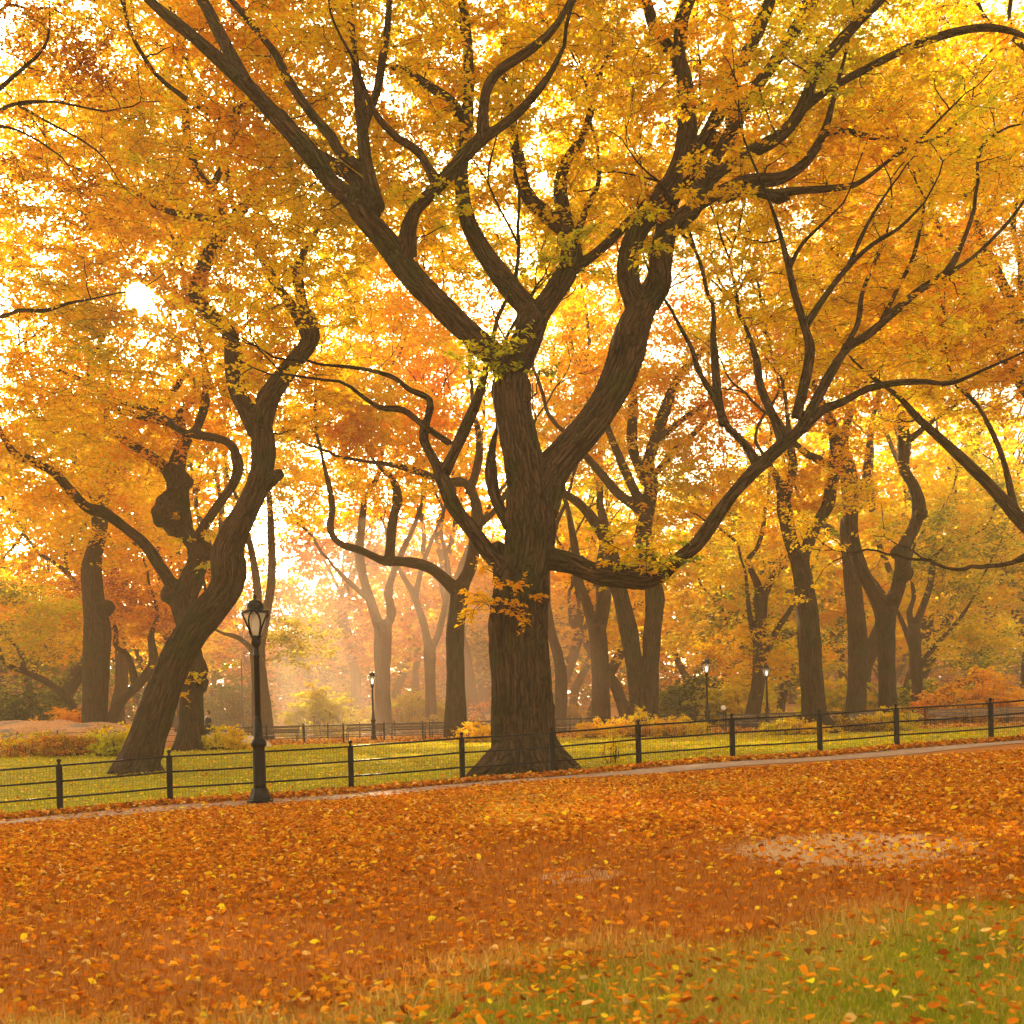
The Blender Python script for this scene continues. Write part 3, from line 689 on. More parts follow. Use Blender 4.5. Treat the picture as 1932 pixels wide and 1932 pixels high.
traced_tree('tree past the left edge, with bare twiggy boughs and orange-brown leaves', 27, [
    'D-520,2250,230 -500,1800,200 -480,1300,180 -440,800,150 -400,300,130 A-360,1500,110 -300,1000,80',
    'A-360,1500,60 -200,1520,40 0,1530,30 90,1500,28 220,1500,22 330,1465,18 440,1445,10', 'A-310,1050,60 -200,700,40 0,535,30 90,500,24 210,490,14', 'A-320,1100,50 -150,620,34 0,430,28 100,340,24 180,270,20 230,190,14 240,90,8',
    'A-300,900,50 -150,400,34 0,50,18 150,45,14 250,40,11 330,90,7', 'A90,510,16 250,600,14 400,680,12 500,760,9 560,850,6', 'A-200,650,30 0,610,16 150,660,12 300,760,9'],
    [(130, 80, .6, 1.9, 1.6, 1.1, 60), (-150, 300, 1, 2.5, 2.5, 5, 130), (60, 420, 0, 1.8, 1.6, 2.4, 26)], {'orange': 2, 'rust': 1.5, 'amber': 2}, per=45, size=.10, spread=.7, voxel=.045, thr=.05, disp=.03, seed=211, twigs=True)
print('traced', round(time.time()-T0, 1))

# ------------------------------------------------------------------ far woods: single trees, five shapes
def generic_tree(label, seed, h, rad, spec, name='background_tree', ncl=200, per=40, size=.36, spread=1.5, low=.22):
    rs = np.random.default_rng(seed); root = thing(name, label, 'tree', (0, 0, 0), 'trees of the far woods')
    tubes = []; P = [np.array([0, 0, -.3])]; d = np.array([rs.normal(0, .06), rs.normal(0, .06), 1.])
    for i in range(8): d = unit(d+rs.normal(0, .09, 3)*np.array([1, 1, .2])); P.append(P[-1]+d*h*.055)
    R = np.linspace(h*.024, h*.017, len(P)); R[0] *= 1.35; tubes.append((np.array(P), R))
    for k in range(4):
        a = 2*PI*k/4+rs.uniform(-.5, .5); o = np.array([math.cos(a), math.sin(a), 0])*rs.uniform(.3, .7)
        grow(P[-1-(k % 3)], unit(o+np.array([0, 0, 1.])), h*.0105*rs.uniform(.75, 1), tubes, rs, maxlen=h*.22)
    wood = Wood()
    q = unit(rs.normal(0, 1, (ncl*3, 3)))*rs.uniform(0, 1, (ncl*3, 1))**.42
    p = q*np.array([rad, rad, h*(1-low)/2])+np.array([0, 0, h*(1+low)/2]); p = p[vnoise(p*.4+seed, 3) > .36][:ncl]
    p = connect(p, tubes, wood, seed+1, maxd=9)
    for (PP, RR) in tubes: wood.tube(PP, RR, 8)
    lv = sprays(p, spec, per, size, spread)
    w = wood.build('trunk', M_BARK, root); leaf_obj('crown', *lv, M_LEAF, root)
    return root
kinds = [
    generic_tree('broad golden tree in the far woods beyond the benches', 301, 21, 6.5, {'gold': 4, 'amber': 2, 'lemon': 2, 'lime': .8}),
    generic_tree('tall orange tree in the far woods beyond the benches', 302, 23, 6.0, {'amber': 4, 'orange': 2, 'gold': 1.5}),
    generic_tree('russet pink tree fading into mist in the far woods', 303, 18, 5.5, {'pink': 3, 'rust': 1.5, 'orange': 2}),
    generic_tree('yellow-green tree in the far woods', 304, 19, 6.0, {'green': .8, 'lime': 3, 'gold': 3}),
    generic_tree('dull green tree low in the far woods', 305, 13, 5.0, {'green': 3, 'olive': 2, 'lime': 1}, low=.1),
]
klab = [k['label'] for k in kinds]
used = set()
spots = []
rs = np.random.default_rng(77)
for row, (y, n, x0, x1) in enumerate([(92, 14, -50, 52), (108, 15, -60, 62), (128, 16, -74, 76), (152, 16, -90, 92)]):
    for i in range(n):
        x = x0+(x1-x0)*(i+.5)/n+rs.uniform(-2, 2); yy = y+rs.uniform(-6, 6)
        u = CU+x/yy*F
        if (row == 0 and 440 < u < 800) or (row == 1 and 420 < u < 650): continue            # the misty clearing
        if u < 420: k = rs.choice([0, 1, 2, 3, 4], p=[.2, .3, .2, .15, .15])
        elif u < 1000: k = rs.choice([0, 1, 2, 3, 4], p=[.1, .3, .4, .1, .1])
        else: k = rs.choice([0, 1, 2, 3, 4], p=[.5, .14, .02, .28, .06])
        spots.append((x, yy, int(k), rs.uniform(0, 6.28), rs.uniform(1.0, 1.5) if row < 2 else rs.uniform(.9, 1.3)))
for (x, y, k, a, s) in spots:
    z = float(ground(x, y))
    if k not in used:
        used.add(k); o = kinds[k]; o.location = (x, y, z); o.rotation_euler = (0, 0, a); o.scale = (s,)*3
    else: copy_tree(kinds[k], (x, y, z), a, klab[k], s)
FM = thing('far_woods', 'hazy mass of far-off autumn woods closing the view', 'woods'); FM['kind'] = 'stuff'
nf_ = 8000; xf = rs.uniform(-125, 125, nf_); yf = rs.uniform(158, 182, nf_); top = 9+9*vnoise(np.stack([xf*.12, yf*0, yf*0], 1), 14)
cf = np.stack([xf, yf, ground(xf, yf)+top*rs.random(nf_)**1.1], 1)
lv = sprays(cf, {'pink': 2, 'amber': 2, 'green': 2, 'gold': 1.5, 'rust': 1}, 30, .75, 2.2)
leaf_obj('far_foliage', *lv, M_LEAF, FM)['kind'] = 'stuff'
print('woods', len(spots), round(time.time()-T0, 1))

# ------------------------------------------------------------------ shrubs and beds
def shrub(label, u, d, rx, ry, rz, spec, ncl=60, per=50, size=.12, spread=.35, name='shrub', group=None, x=None):
    x = (u-CU)/F*d if x is None else x; z = float(ground(x, d)); root = thing(name, label, 'shrub', (x, d, z), group)
    rs = np.random.default_rng(int(abs(u)*7+d)); wood = Wood()
    q = unit(rs.normal(0, 1, (ncl, 3)))*rs.uniform(.2, 1, (ncl, 1))**.5; q[:, 2] = np.abs(q[:, 2])
    p = q*np.array([rx, ry, rz])*(.75+.5*vnoise(q*2.3+u, 4))[:, None]+np.array([x, d, z+.08])
    for c in p:
        b = np.array([x+(c[0]-x)*.75+rs.normal(0, .1), d+(c[1]-d)*.75, z-.05]); wood.tube([b, (b+c)/2+rs.normal(0, .05, 3), c], [.014, .01, .005], 4)
    lv = sprays(p, spec, per, size, spread)
    keep = lv[0][:, 2] > z+.03; lv = tuple(a[keep] for a in lv)
    wood.build('stems', M_TWIG, root); leaf_obj('foliage', *lv, M_LEAF, root)
    return root
FLOW = {'gold': 2, 'amber': 2, 'lemon': 3, 'lime': 1}
MIXB = {'green': 2, 'lime': 2, 'orange': 2, 'rust': 1.5, 'amber': 2}
shrub('rust and green shrub bed below the rock outcrop, far left', 40, 46, 2.6, 1.3, .95, MIXB, 150, size=.10)
shrub('orange and olive shrub bed between the straight trunk and the leaning elm', 160, 45, 2.3, 1.2, 1.0, {'orange': 2, 'rust': 1.5, 'lime': 1.5, 'green': 1}, 130, size=.10)
shrub('bright green shrub at the foot of the leaning elm', 232, 44, 1.2, .9, 1.15, GREENY, 70, size=.11)
shrub('golden flower bed at the foot of the burled elm', 422, 48, 1.3, 1.0, .95, FLOW, 90, size=.10, name='flower_bed')
shrub('small yellow flower clump hidden partly by the massive trunk', 905, 50, 1.1, .9, .85, FLOW, 70, size=.10, name='flower_bed')
shrub('wide yellow flower bed left of the double trunk', 1150, 52, 1.9, 1.0, .8, FLOW, 120, size=.10, name='flower_bed')
shrub('tall pink-yellow flower clump against the double trunk', 1205, 51.4, .7, .7, 1.35, {'pink': 2, 'lemon': 2, 'gold': 1}, 50, size=.09, name='flower_bed')
shrub('orange-yellow flower bed right of the double trunk', 1275, 52, 1.6, 1.0, .9, FLOW, 110, size=.10, name='flower_bed')
shrub('low yellow bed around the dark Y-forked trunk', 1500, 48, 1.7, 1.0, .65, FLOW, 100, size=.10, name='flower_bed')
shrub('straggly bed between the Y-forked trunk and the S-curved elm', 1610, 50, 1.5, .9, .6, {'lime': 2, 'gold': 2, 'brown': 2}, 80, size=.10, name='flower_bed')
shrub('yellow-green bed at the foot of the S-curved elm', 1680, 50.5, 1.5, 1.0, .9, {'lime': 2, 'gold': 2, 'lemon': 1}, 100, size=.10, name='flower_bed')
shrub('weedy sapling against the base of the massive elm', 1152, 26.6, .32, .25, .75, GREENY, 12, per=20, size=.08, spread=.2, name='sapling')
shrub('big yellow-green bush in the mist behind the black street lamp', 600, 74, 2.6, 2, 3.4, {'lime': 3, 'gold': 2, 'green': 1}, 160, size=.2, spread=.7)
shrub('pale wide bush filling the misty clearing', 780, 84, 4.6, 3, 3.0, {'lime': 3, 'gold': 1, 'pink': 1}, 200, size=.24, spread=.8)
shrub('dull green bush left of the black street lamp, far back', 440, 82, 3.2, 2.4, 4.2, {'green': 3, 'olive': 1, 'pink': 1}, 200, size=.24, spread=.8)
shrub('dark green thicket above the rock outcrop, at the left edge', 40, 80, 5.0, 3, 4.6, {'green': 2, 'olive': 3}, 260, size=.25, spread=.8)
shrub('orange bush behind the rock outcrop', 120, 72, 2.0, 1.5, 2.6, {'orange': 3, 'amber': 2}, 90, size=.2, spread=.6)
shrub('orange bush by the benches, at the right edge', 1860, 66, 4.6, 2.5, 3.0, {'orange': 3, 'amber': 3, 'rust': 1}, 240, size=.2, spread=.7)
shrub('yellow bush between the two right-hand lamps', 1395, 78, 3, 2, 3.6, {'gold': 3, 'lemon': 2, 'lime': 1}, 170, size=.24, spread=.8)
shrub('dull olive bush right of the double trunk, far back', 1310, 80, 3.0, 2, 4.2, {'green': 2, 'olive': 2, 'lime': 1}, 170, size=.24, spread=.8)
shrub('greenish bush under the small yellow-green tree', 1745, 76, 4.2, 2, 2.8, {'green': 2, 'lime': 2, 'olive': 1}, 190, size=.24, spread=.8)
shrub('low yellow bush behind the S-curved elm', 1590, 78, 3.6, 2, 3.0, {'gold': 2, 'lime': 2}, 170, size=.24, spread=.8)
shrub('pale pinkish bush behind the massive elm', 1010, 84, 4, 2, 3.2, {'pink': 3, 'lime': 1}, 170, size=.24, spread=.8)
print('shrubs', round(time.time()-T0, 1))

# ------------------------------------------------------------------ rock outcrop
def rock_mesh(name, x, y, rx, ry, h, mat, parent=None, seed=1, n=60):
    g = np.linspace(-1, 1, n); X, Y = np.meshgrid(g, g); r = np.sqrt(X**2+Y**2)
    p = np.stack([X.ravel()*2.1+seed, Y.ravel()*2.1, np.zeros(n*n)], 1)
    z = np.clip(1-r.ravel()**2, 0, 1)**.55*h*(.7+.5*vnoise(p, 2)+.25*vnoise(p*3.1, 3)+.1*vnoise(p*9, 5)) - .15
    wx = X.ravel()*rx; wy = Y.ravel()*ry; Z = z+ground(x+wx, y+wy)
    i = np.arange(n-1)[:, None]*n; k = np.arange(n-1)[None]
    Q = np.stack([i+k, i+k+1, i+n+k+1, i+n+k], -1).reshape(-1, 4)
    return mesh_np(name, np.stack([wx+x, wy+y, Z], 1), Q, None, mat, parent, False)

def litter_rock():
    m, nt, out = new_mat('leaf_strewn_rock'); L = nt.links.new
    tc = N(nt, 'ShaderNodeTexCoord')
    n1 = N(nt, 'ShaderNodeTexNoise', Scale=.55, Detail=6, Roughness=.65); L(tc.outputs['Object'], n1.inputs['Vector'])
    n2 = N(nt, 'ShaderNodeTexNoise', Scale=9, Detail=4); L(tc.outputs['Object'], n2.inputs['Vector'])
    r1 = ramp(nt, [(.3, (.30, .10, .03)), (.5, (.42, .20, .08)), (.7, (.5, .28, .12))]); L(n2.outputs['Fac'], r1.inputs[0])
    r2 = ramp(nt, [(.3, (.06, .05, .045)), (.7, (.2, .16, .13))]); L(n2.outputs['Fac'], r2.inputs[0])
    rm = ramp(nt, [(.40, (0, 0, 0)), (.5, (1, 1, 1))]); L(n1.outputs['Fac'], rm.inputs[0])
    mx = N(nt, 'ShaderNodeMix', _data_type='RGBA'); L(rm.outputs[0], mx.inputs['Factor']); L(r2.outputs[0], mx.inputs['A']); L(r1.outputs[0], mx.inputs['B'])
    b = N(nt, 'ShaderNodeBsdfPrincipled', Roughness=.9); L(mx.outputs['Result'], b.inputs['Base Color'])
    bp = N(nt, 'ShaderNodeBump', Strength=.7, Distance=.06); L(n2.outputs['Fac'], bp.inputs['Height']); L(bp.outputs[0], b.inputs['Normal']); L(b.outputs[0], out.inputs[0])
    return m
tag(rock_mesh('rock_outcrop', -26, 60, 11, 6, 1.35, litter_rock(), None, 3, 90), 'low rock outcrop strewn with fallen leaves, at the left behind the shrub bed', 'rock')
tag(rock_mesh('boulder', (412-CU)/F*52, 52, 1.0, .8, .75, M_PALE, None, 5, 24), 'pale boulder behind the golden flower bed, nearer the man', 'boulder', 'pale boulders by the flower bed')
tag(rock_mesh('boulder', (470-CU)/F*52.5, 52.5, 1.1, .8, .55, M_PALE, None, 9, 24), 'flatter pale boulder behind the golden flower bed, nearer the street lamp', 'boulder', 'pale boulders by the flower bed')

# ------------------------------------------------------------------ fences
def post_parts(parent, x, y, z, h, w, mat):
    b = MB(); b.box((x, y, z+h*.45-.1), (w, w, h*.9+.2), .25, w*.18); b.box((x, y, z+h*.885), (w*1.22, w*1.22, h*.03), .25, w*.2)
    p = b.build('post', mat, parent)
    f = MB(); f.lathe([(w*.30, 0), (w*.26, h*.02), (w*.20, h*.035), (w*.36, h*.055), (w*.44, h*.075), (w*.36, h*.097), (.004, h*.11)], (x, y, z+h*.90), 10)
    f.build('finial', mat, p, True)
def fence(label, pts, h, w, rails, mat, wire=None, rr=.016):
    o = thing('iron_fence', label, 'fence', (0, 0, 0))
    P = [(x, y, float(ground(x, y))) for x, y in pts]
    for (x, y, z) in P: post_parts(o, x, y, z, h, w, mat)
    for k, fh in enumerate(rails):
        b = MB()
        for (p, q) in zip(P[:-1], P[1:]):
            m = [(p[i]+(q[i]-p[i])*t) for i in range(3) for t in (0,)]
            b.tube([(p[0], p[1], p[2]+h*fh), ((p[0]+q[0])/2, (p[1]+q[1])/2, (p[2]+q[2])/2+h*fh-.006), (q[0], q[1], q[2]+h*fh)], rr, 8)
        b.build('rail', mat, o, True)
    if wire:
        step, wr = wire; b = MB()
        for (p, q) in zip(P[:-1], P[1:]):
            L = math.hypot(q[0]-p[0], q[1]-p[1]); n = int(L/step)
            ux, uy = (q[0]-p[0])/L, (q[1]-p[1])/L; off = (-uy*(rr+.004), ux*(rr+.004))
            for i in range(1, n):
                t = i/n; x = p[0]+(q[0]-p[0])*t+off[0]; y = p[1]+(q[1]-p[1])*t+off[1]; z = p[2]+(q[2]-p[2])*t
                b.tube([(x, y, z+.02), (x+random.gauss(0, .003), y, z+h*rails[0])], wr, 3, False)
            for j in range(1, 9):
                fh = rails[0]*j/9
                b.tube([(p[0]+off[0], p[1]+off[1], p[2]+h*fh), (q[0]+off[0], q[1]+off[1], q[2]+h*fh)], wr*.8, 3, False)
        b.build('wire_mesh', M_WIRE, o)
    return o
def on_fence(u):
    x = 0.0
    for _ in range(30): x = (u-CU)/F*float(fence_y(x))
    # roll: the base of a post lies below the horizon
    d = float(fence_y(x)); zb = float(ground(x, d))
    for _ in range(6):
        d = float(fence_y(x)); zb = float(ground(x, d)); X = (u-CU)/F*d; zz = (zb-CZ); x = (X + zz*SR/CR*1.0*0 + X*0) ; x = ((u-CU)/F*d + SR*(zz))/CR if False else (u-CU)/F*d*CR + SR*zz
    return x, d
pus = [-95, 110, 318, 489, 660, 870, 1040, 1203, 1380, 1545, 1690, 1868, 2040]
fence('black iron rail fence with ball-topped posts along the footpath, nearest the viewer', [on_fence(u+3) for u in pus], 1.02, .105, [.885, .595, .30], M_IRON, (.055, .0022), .019)
def farx(us, d): return [((u-CU)/F*(d if not callable(d) else d(u)), (d if not callable(d) else d(u))) for u in us]
fence('distant iron fence in front of the row of benches, beyond the lawn', farx(list(range(-120, 340, 76))+[405, 437, 502, 573, 647, 724, 797, 872, 947, 1022, 1096, 1160, 1230, 1300, 1369, 1446, 1515, 1590, 1665, 1745, 1822, 1900, 1980, 2050], lambda u: 56+.004*(u-500 if u > 500 else 0)-.006*(max(0, 400-u))), 1.02, .09, [.885, .595, .30], M_IRONFAR, (.11, .003), .017)
fence('farther iron fence behind the row of benches, deepest in the haze', farx([330, 420, 488, 571, 618, 678, 744, 810, 876, 945, 1010, 1075, 1141, 1205, 1270, 1338, 1400, 1470, 1540, 1610, 1680, 1750, 1820, 1890, 1960], 66), 1.02, .09, [.885, .595, .30], M_IRONFAR, None, .017)

# ------------------------------------------------------------------ lamps
def bulb_mat():
    m, nt, out = new_mat('backlight_glow'); e = N(nt, 'ShaderNodeEmission', Strength=1.6); e.inputs['Color'].default_value = (1, .78, .50, 1)  # emission added to make far lamp heads pale, standing in for backlight
    nt.links.new(e.outputs[0], out.inputs[0]); return m
M_BULB = bulb_mat()
def street_lamp(label, x, y, H=3.82, lit=True):  # lit: bulb gets the added glow that stands in for backlight
    z = float(ground(x, y)); s = H/3.82
    o = thing('street_lamp', label, 'street lamp', (x, y, z), 'park street lamps')
    b = MB(); b.lathe([(.24, -.1), (.24, .06), (.21, .075), (.205, .11), (.175, .17), (.15, .25), (.135, .28)], (0, 0, 0), 8); b.build('base', M_IRON, o)
    b = MB(); b.lathe([(.118, .27), (.115, .34), (.113, .9), (.105, 1.0), (.112, 1.02), (.140, 1.05), (.146, 1.10), (.125, 1.15), (.095, 1.18), (.085, 1.20), (.088, 1.23), (.080, 1.27), (.072, 1.45), (.058, 1.55), (.062, 1.57), (.052, 1.60)], (0, 0, 0), 24); b.build('pedestal', M_IRON, o, True)
    b = MB(); b.lathe([(.056, 1.58), (.050, 2.65), (.060, 2.66), (.060, 2.70), (.048, 2.72), (.046, 2.83), (.052, 2.86), (.078, 2.89), (.092, 2.93), (.086, 2.97), (.082, 3.00), (.105, 3.03), (.10, 3.055)], (0, 0, 0), 24, .07); b.build('pole', M_IRON, o, True)
    b = MB(); b.lathe([(.094, 3.05), (.124, 3.13), (.160, 3.23), (.192, 3.33), (.211, 3.42), (.215, 3.46), (.206, 3.50)], (0, 0, 0), 24); g = b.build('globe', M_GLOBE, o, True)
    b = MB(); b.lathe([(.012, 3.05), (.018, 3.1), (.05, 3.2), (.055, 3.28), (.03, 3.34), (.004, 3.36)], (0, 0, 0), 12); b.build('bulb', M_BULB if lit else M_WHITE, o, True)
    c = MB()
    prof = [(.096, 3.05), (.126, 3.13), (.162, 3.23), (.196, 3.33), (.218, 3.42), (.230, 3.485)]
    for k in range(4):
        a = PI/4+k*PI/2+.12
        for sgn in (-1, 1):
            pts = []
            for i, (r, zz) in enumerate(prof):
                da = sgn*(.05+.62*(i/5)**2.2); pts.append(((r+.006)*math.cos(a+da), (r+.006)*math.sin(a+da), zz))
            c.tube(pts, [.020, .018, .016, .016, .018, .021], 6)
    ring = [(.220*math.cos(t), .220*math.sin(t), 3.492+.012*math.cos(4*t)) for t in np.linspace(0, 2*PI, 33)]
    c.tube(ring, .024, 6, False)
    for k in range(4):
        a = k*PI/2+.12+PI/4+PI/4; c.ball((.228*math.cos(a), .228*math.sin(a), 3.50), .024, 8, 5)
    c.build('cage', M_IRON, o, True)
    b = MB(); b.lathe([(.226, 3.49), (.20, 3.515), (.165, 3.53), (.155, 3.545), (.158, 3.60), (.145, 3.64), (.115, 3.665), (.112, 3.68), (.07, 3.70), (.035, 3.715), (.022, 3.735), (.034, 3.755), (.030, 3.785), (.004, 3.82)], (0, 0, 0), 24); b.build('cap', M_IRON, o, True)
    o.scale = (s,)*3
    return o
def on_ground(u, v, d):
    p = at(u, v, d); return float(p[0]), d
lx, ly = on_ground(491, 1520, 20.3)
street_lamp('large black ornate street lamp at the footpath edge, nearest the viewer', lx, ly, lit=False)
for u, d, lab in [(705, 60, 'distant street lamp in the misty clearing, behind the benches'), (1336, 55, 'distant street lamp right of the double-trunked elm'), (1449, 64, 'smallest street lamp, between the leaning thin tree and the dark Y-forked trunk')]:
    x, y = on_ground(u, 1390, d); street_lamp(lab, x, y)

# ------------------------------------------------------------------ benches
def bench_proto():
    o = thing('park_bench', 'bench', 'bench', (0, 0, 0), 'park benches along the far path')
    b = MB()
    for k in range(5): b.box((0, -.22+k*.105, .44), (2.0, .085, .032), 0, .008)
    b.build('seat', M_WOODLIT, o)
    b = MB()
    for k in range(3): b.box((0, .30+.035*k, .58+.135*k), (2.0, .028, .10), 0, .006)
    b.build('backrest', M_WOOD, o)
    for sx in (-.9, .9):
        l = MB(); l.tube([(sx, -.24, -.05), (sx, -.22, .2), (sx, -.24, .42)], [.028, .022, .026], 6); l.tube([(sx, .30, -.05), (sx, .24, .25), (sx, .26, .42), (sx, .33, .62), (sx, .40, .90)], [.028, .022, .024, .022, .018], 6)
        l.build('leg', M_IRONFAR, o, True)
        r = MB(); r.tube([(sx, -.24, .42), (sx, -.26, .62), (sx, -.20, .66), (sx, .33, .65)], .018, 6); r.build('armrest', M_IRONFAR, o, True)
    return o
bp = bench_proto()
blist = [(435, 60, 'bench half hidden by the golden flower bed, near the man'), (528, 60, 'bench behind the pole of the nearest street lamp'), (686, 60.5, 'bench under the lamp in the misty clearing'), (770, 60.5, 'middle bench of the row between misty lamp and massive elm'),
         (846, 60.5, 'bench of the row closest to the left side of the massive elm'), (925, 60.5, 'bench cut off by the massive trunk'), (1085, 60.5, 'bench left of the wide yellow flower bed'), (1395, 60, 'bench between the two right-hand lamps'),
         (1470, 60, 'pale bench left of the dark Y-forked trunk'), (1640, 60, 'bench seen between the Y-forked trunk and S-curved elm'), (1790, 59, 'sunlit bench left of the last full fence post'), (1862, 59, 'sunlit bench behind the last full fence post'), (1930, 59, 'bench cut by the right edge')]
for i, (u, d, lab) in enumerate(blist):
    x = (u-CU)/F*d; y = d; z = float(ground(x, y)); o = bp
    if i: o = copy_tree(bp, (x, y, z), 0, lab)
    o.location = (x, y, z); o.rotation_euler = (0, 0, random.uniform(-.03, .03)); o['label'] = lab

# ------------------------------------------------------------------ small far things
x, y = on_ground(1366, 1390, 58); z = float(ground(x, y)); o = thing('park_sign', 'small white round sign on a dark post beside the second distant lamp', 'sign', (x, y, z))
b = MB(); b.box((0, 0, .5), (.05, .05, 1.2), 0, .01); b.build('post', M_IRONFAR, o)
b = MB(); b.tube([(0, -.06, 1.28), (0, -.03, 1.28)], .13, 16); b.build('sign_plate', M_WHITE, o)
x, y = on_ground(459, 1390, 78); z = float(ground(x, y)); o = thing('thin_pole', 'thin dark pole with a short arm, far back left of the black lamp', 'pole', (x, y, z))
b = MB(); b.lathe([(.12, -.1), (.11, .4), (.07, .5), (.05, 5.6)], (0, 0, 0), 10); b.build('shaft', M_IRONFAR, o, True)
b = MB(); b.tube([(0, 0, 5.55), (.25, 0, 5.8), (.7, 0, 5.85)], .03, 8); b.build('arm', M_IRONFAR, o, True)
b = MB(); b.ball((.78, 0, 5.82), .14, 10, 6, (1.6, 1, .6)); b.build('lamp_head', M_WHITE, o, True)

# ------------------------------------------------------------------ man in a dark jacket
def person():
    d = 54; x = (386-CU)/F*d+.16; z = float(ground(x, d)); o = thing('person', 'person in a dark jacket and white shirt standing beside the burled trunk, facing left', 'person', (x, d, z))
    A = np.array
    def rm(tb, bl, name, mat, vx=.014, par=o):
        tt = [(catmull3(A(p, float), 5), np.interp(np.linspace(0, len(p)-1, (len(p)-1)*5+1), range(len(p)), r)) for p, r in tb]
        tt = [(p+A([x, d, z]), r) for p, r in tt]; bb = [(A(c, float)+A([x, d, z]), r) for c, r in bl]
        return remesh_wood(tt, bb, vx, name, mat, par, 0, 3)
    legs = [([(-.02, s*.09, .93), (-.03, s*.10, .50), (.02, s*.10, .10)], [.085, .058, .042]) for s in (-1, 1)]
    feet = [([(.03, s*.10, .05), (-.10, s*.10, .035), (-.20, s*.11, .03)], [.045, .042, .03]) for s in (-1, 1)]
    torso = [([(0, 0, .90), (0, 0, 1.1), (0, 0, 1.32), (.01, 0, 1.45), (-.01, 0, 1.56)], [.14, .135, .15, .10, .05])]
    sh = [([(0, -.18, 1.40), (0, .18, 1.40)], [.07, .07])]
    arms = []
    fingers = []
    for s in (-1, 1):
        arms.append(([(0, s*.19, 1.40), (.03, s*.23, 1.14), (-.16, s*.19, .98), (-.22, s*.18, .96)], [.055, .042, .032, .03]))
        for k in range(4):
            yy = s*.18+(k-1.5)*.02; ln = (.07, .085, .08, .06)[k]
            fingers.append(([(-.24, yy, .96), (-.24-ln*.6, yy, .95), (-.24-ln, yy, .925)], [.010, .009, .008]))
        fingers.append(([(-.23, s*.15, .965), (-.27, s*.125, .96), (-.295, s*.12, .945)], [.011, .010, .008]))
    head = [([(0, 0, 1.62), (-.01, 0, 1.68), (.0, 0, 1.73)], [.075, .098, .085]), ([(-.085, 0, 1.685), (-.115, 0, 1.655)], [.014, .018]), ([(-.04, 0, 1.60), (-.075, 0, 1.585)], [.05, .03])]
    ears = [((.01, s*.095, 1.67), .024) for s in (-1, 1)]
    rm(legs+feet+torso+sh+arms+fingers+head, ears, 'body', M_SKIN, .012)
    tr = rm([(p, [q+.022 for q in r]) for p, r in legs]+[([(0, 0, .86), (0, 0, .98)], [.155, .15])], [], 'trousers', M_SUIT)
    rm([([(0, 0, .82), (0.01, 0, 1.0), (.01, 0, 1.30), (.015, 0, 1.44)], [.175, .158, .172, .12]), ([(0.01, -.19, 1.40), (0.01, .19, 1.40)], [.088, .088])]+[(p[:3], [r_+.02 for r_ in r[:3]]) for p, r in arms], [], 'jacket', M_SUIT)
    rm([([(-.10, 0, 1.12), (-.095, 0, 1.3), (-.055, 0, 1.46), (-.02, 0, 1.53)], [.075, .085, .075, .062])], [], 'shirt', M_SHIRT)
    rm([([(.03, 0, 1.63), (.045, 0, 1.70), (.01, 0, 1.765), (-.05, 0, 1.77)], [.08, .095, .09, .06])], [], 'hair', M_HAIR)
    e = MB()
    for s in (-1, 1): e.ball((-.095, s*.035, 1.69), .012, 8, 5)
    e.build('eyes', M_SUIT, o, True)
person()
print('props', round(time.time()-T0, 1))

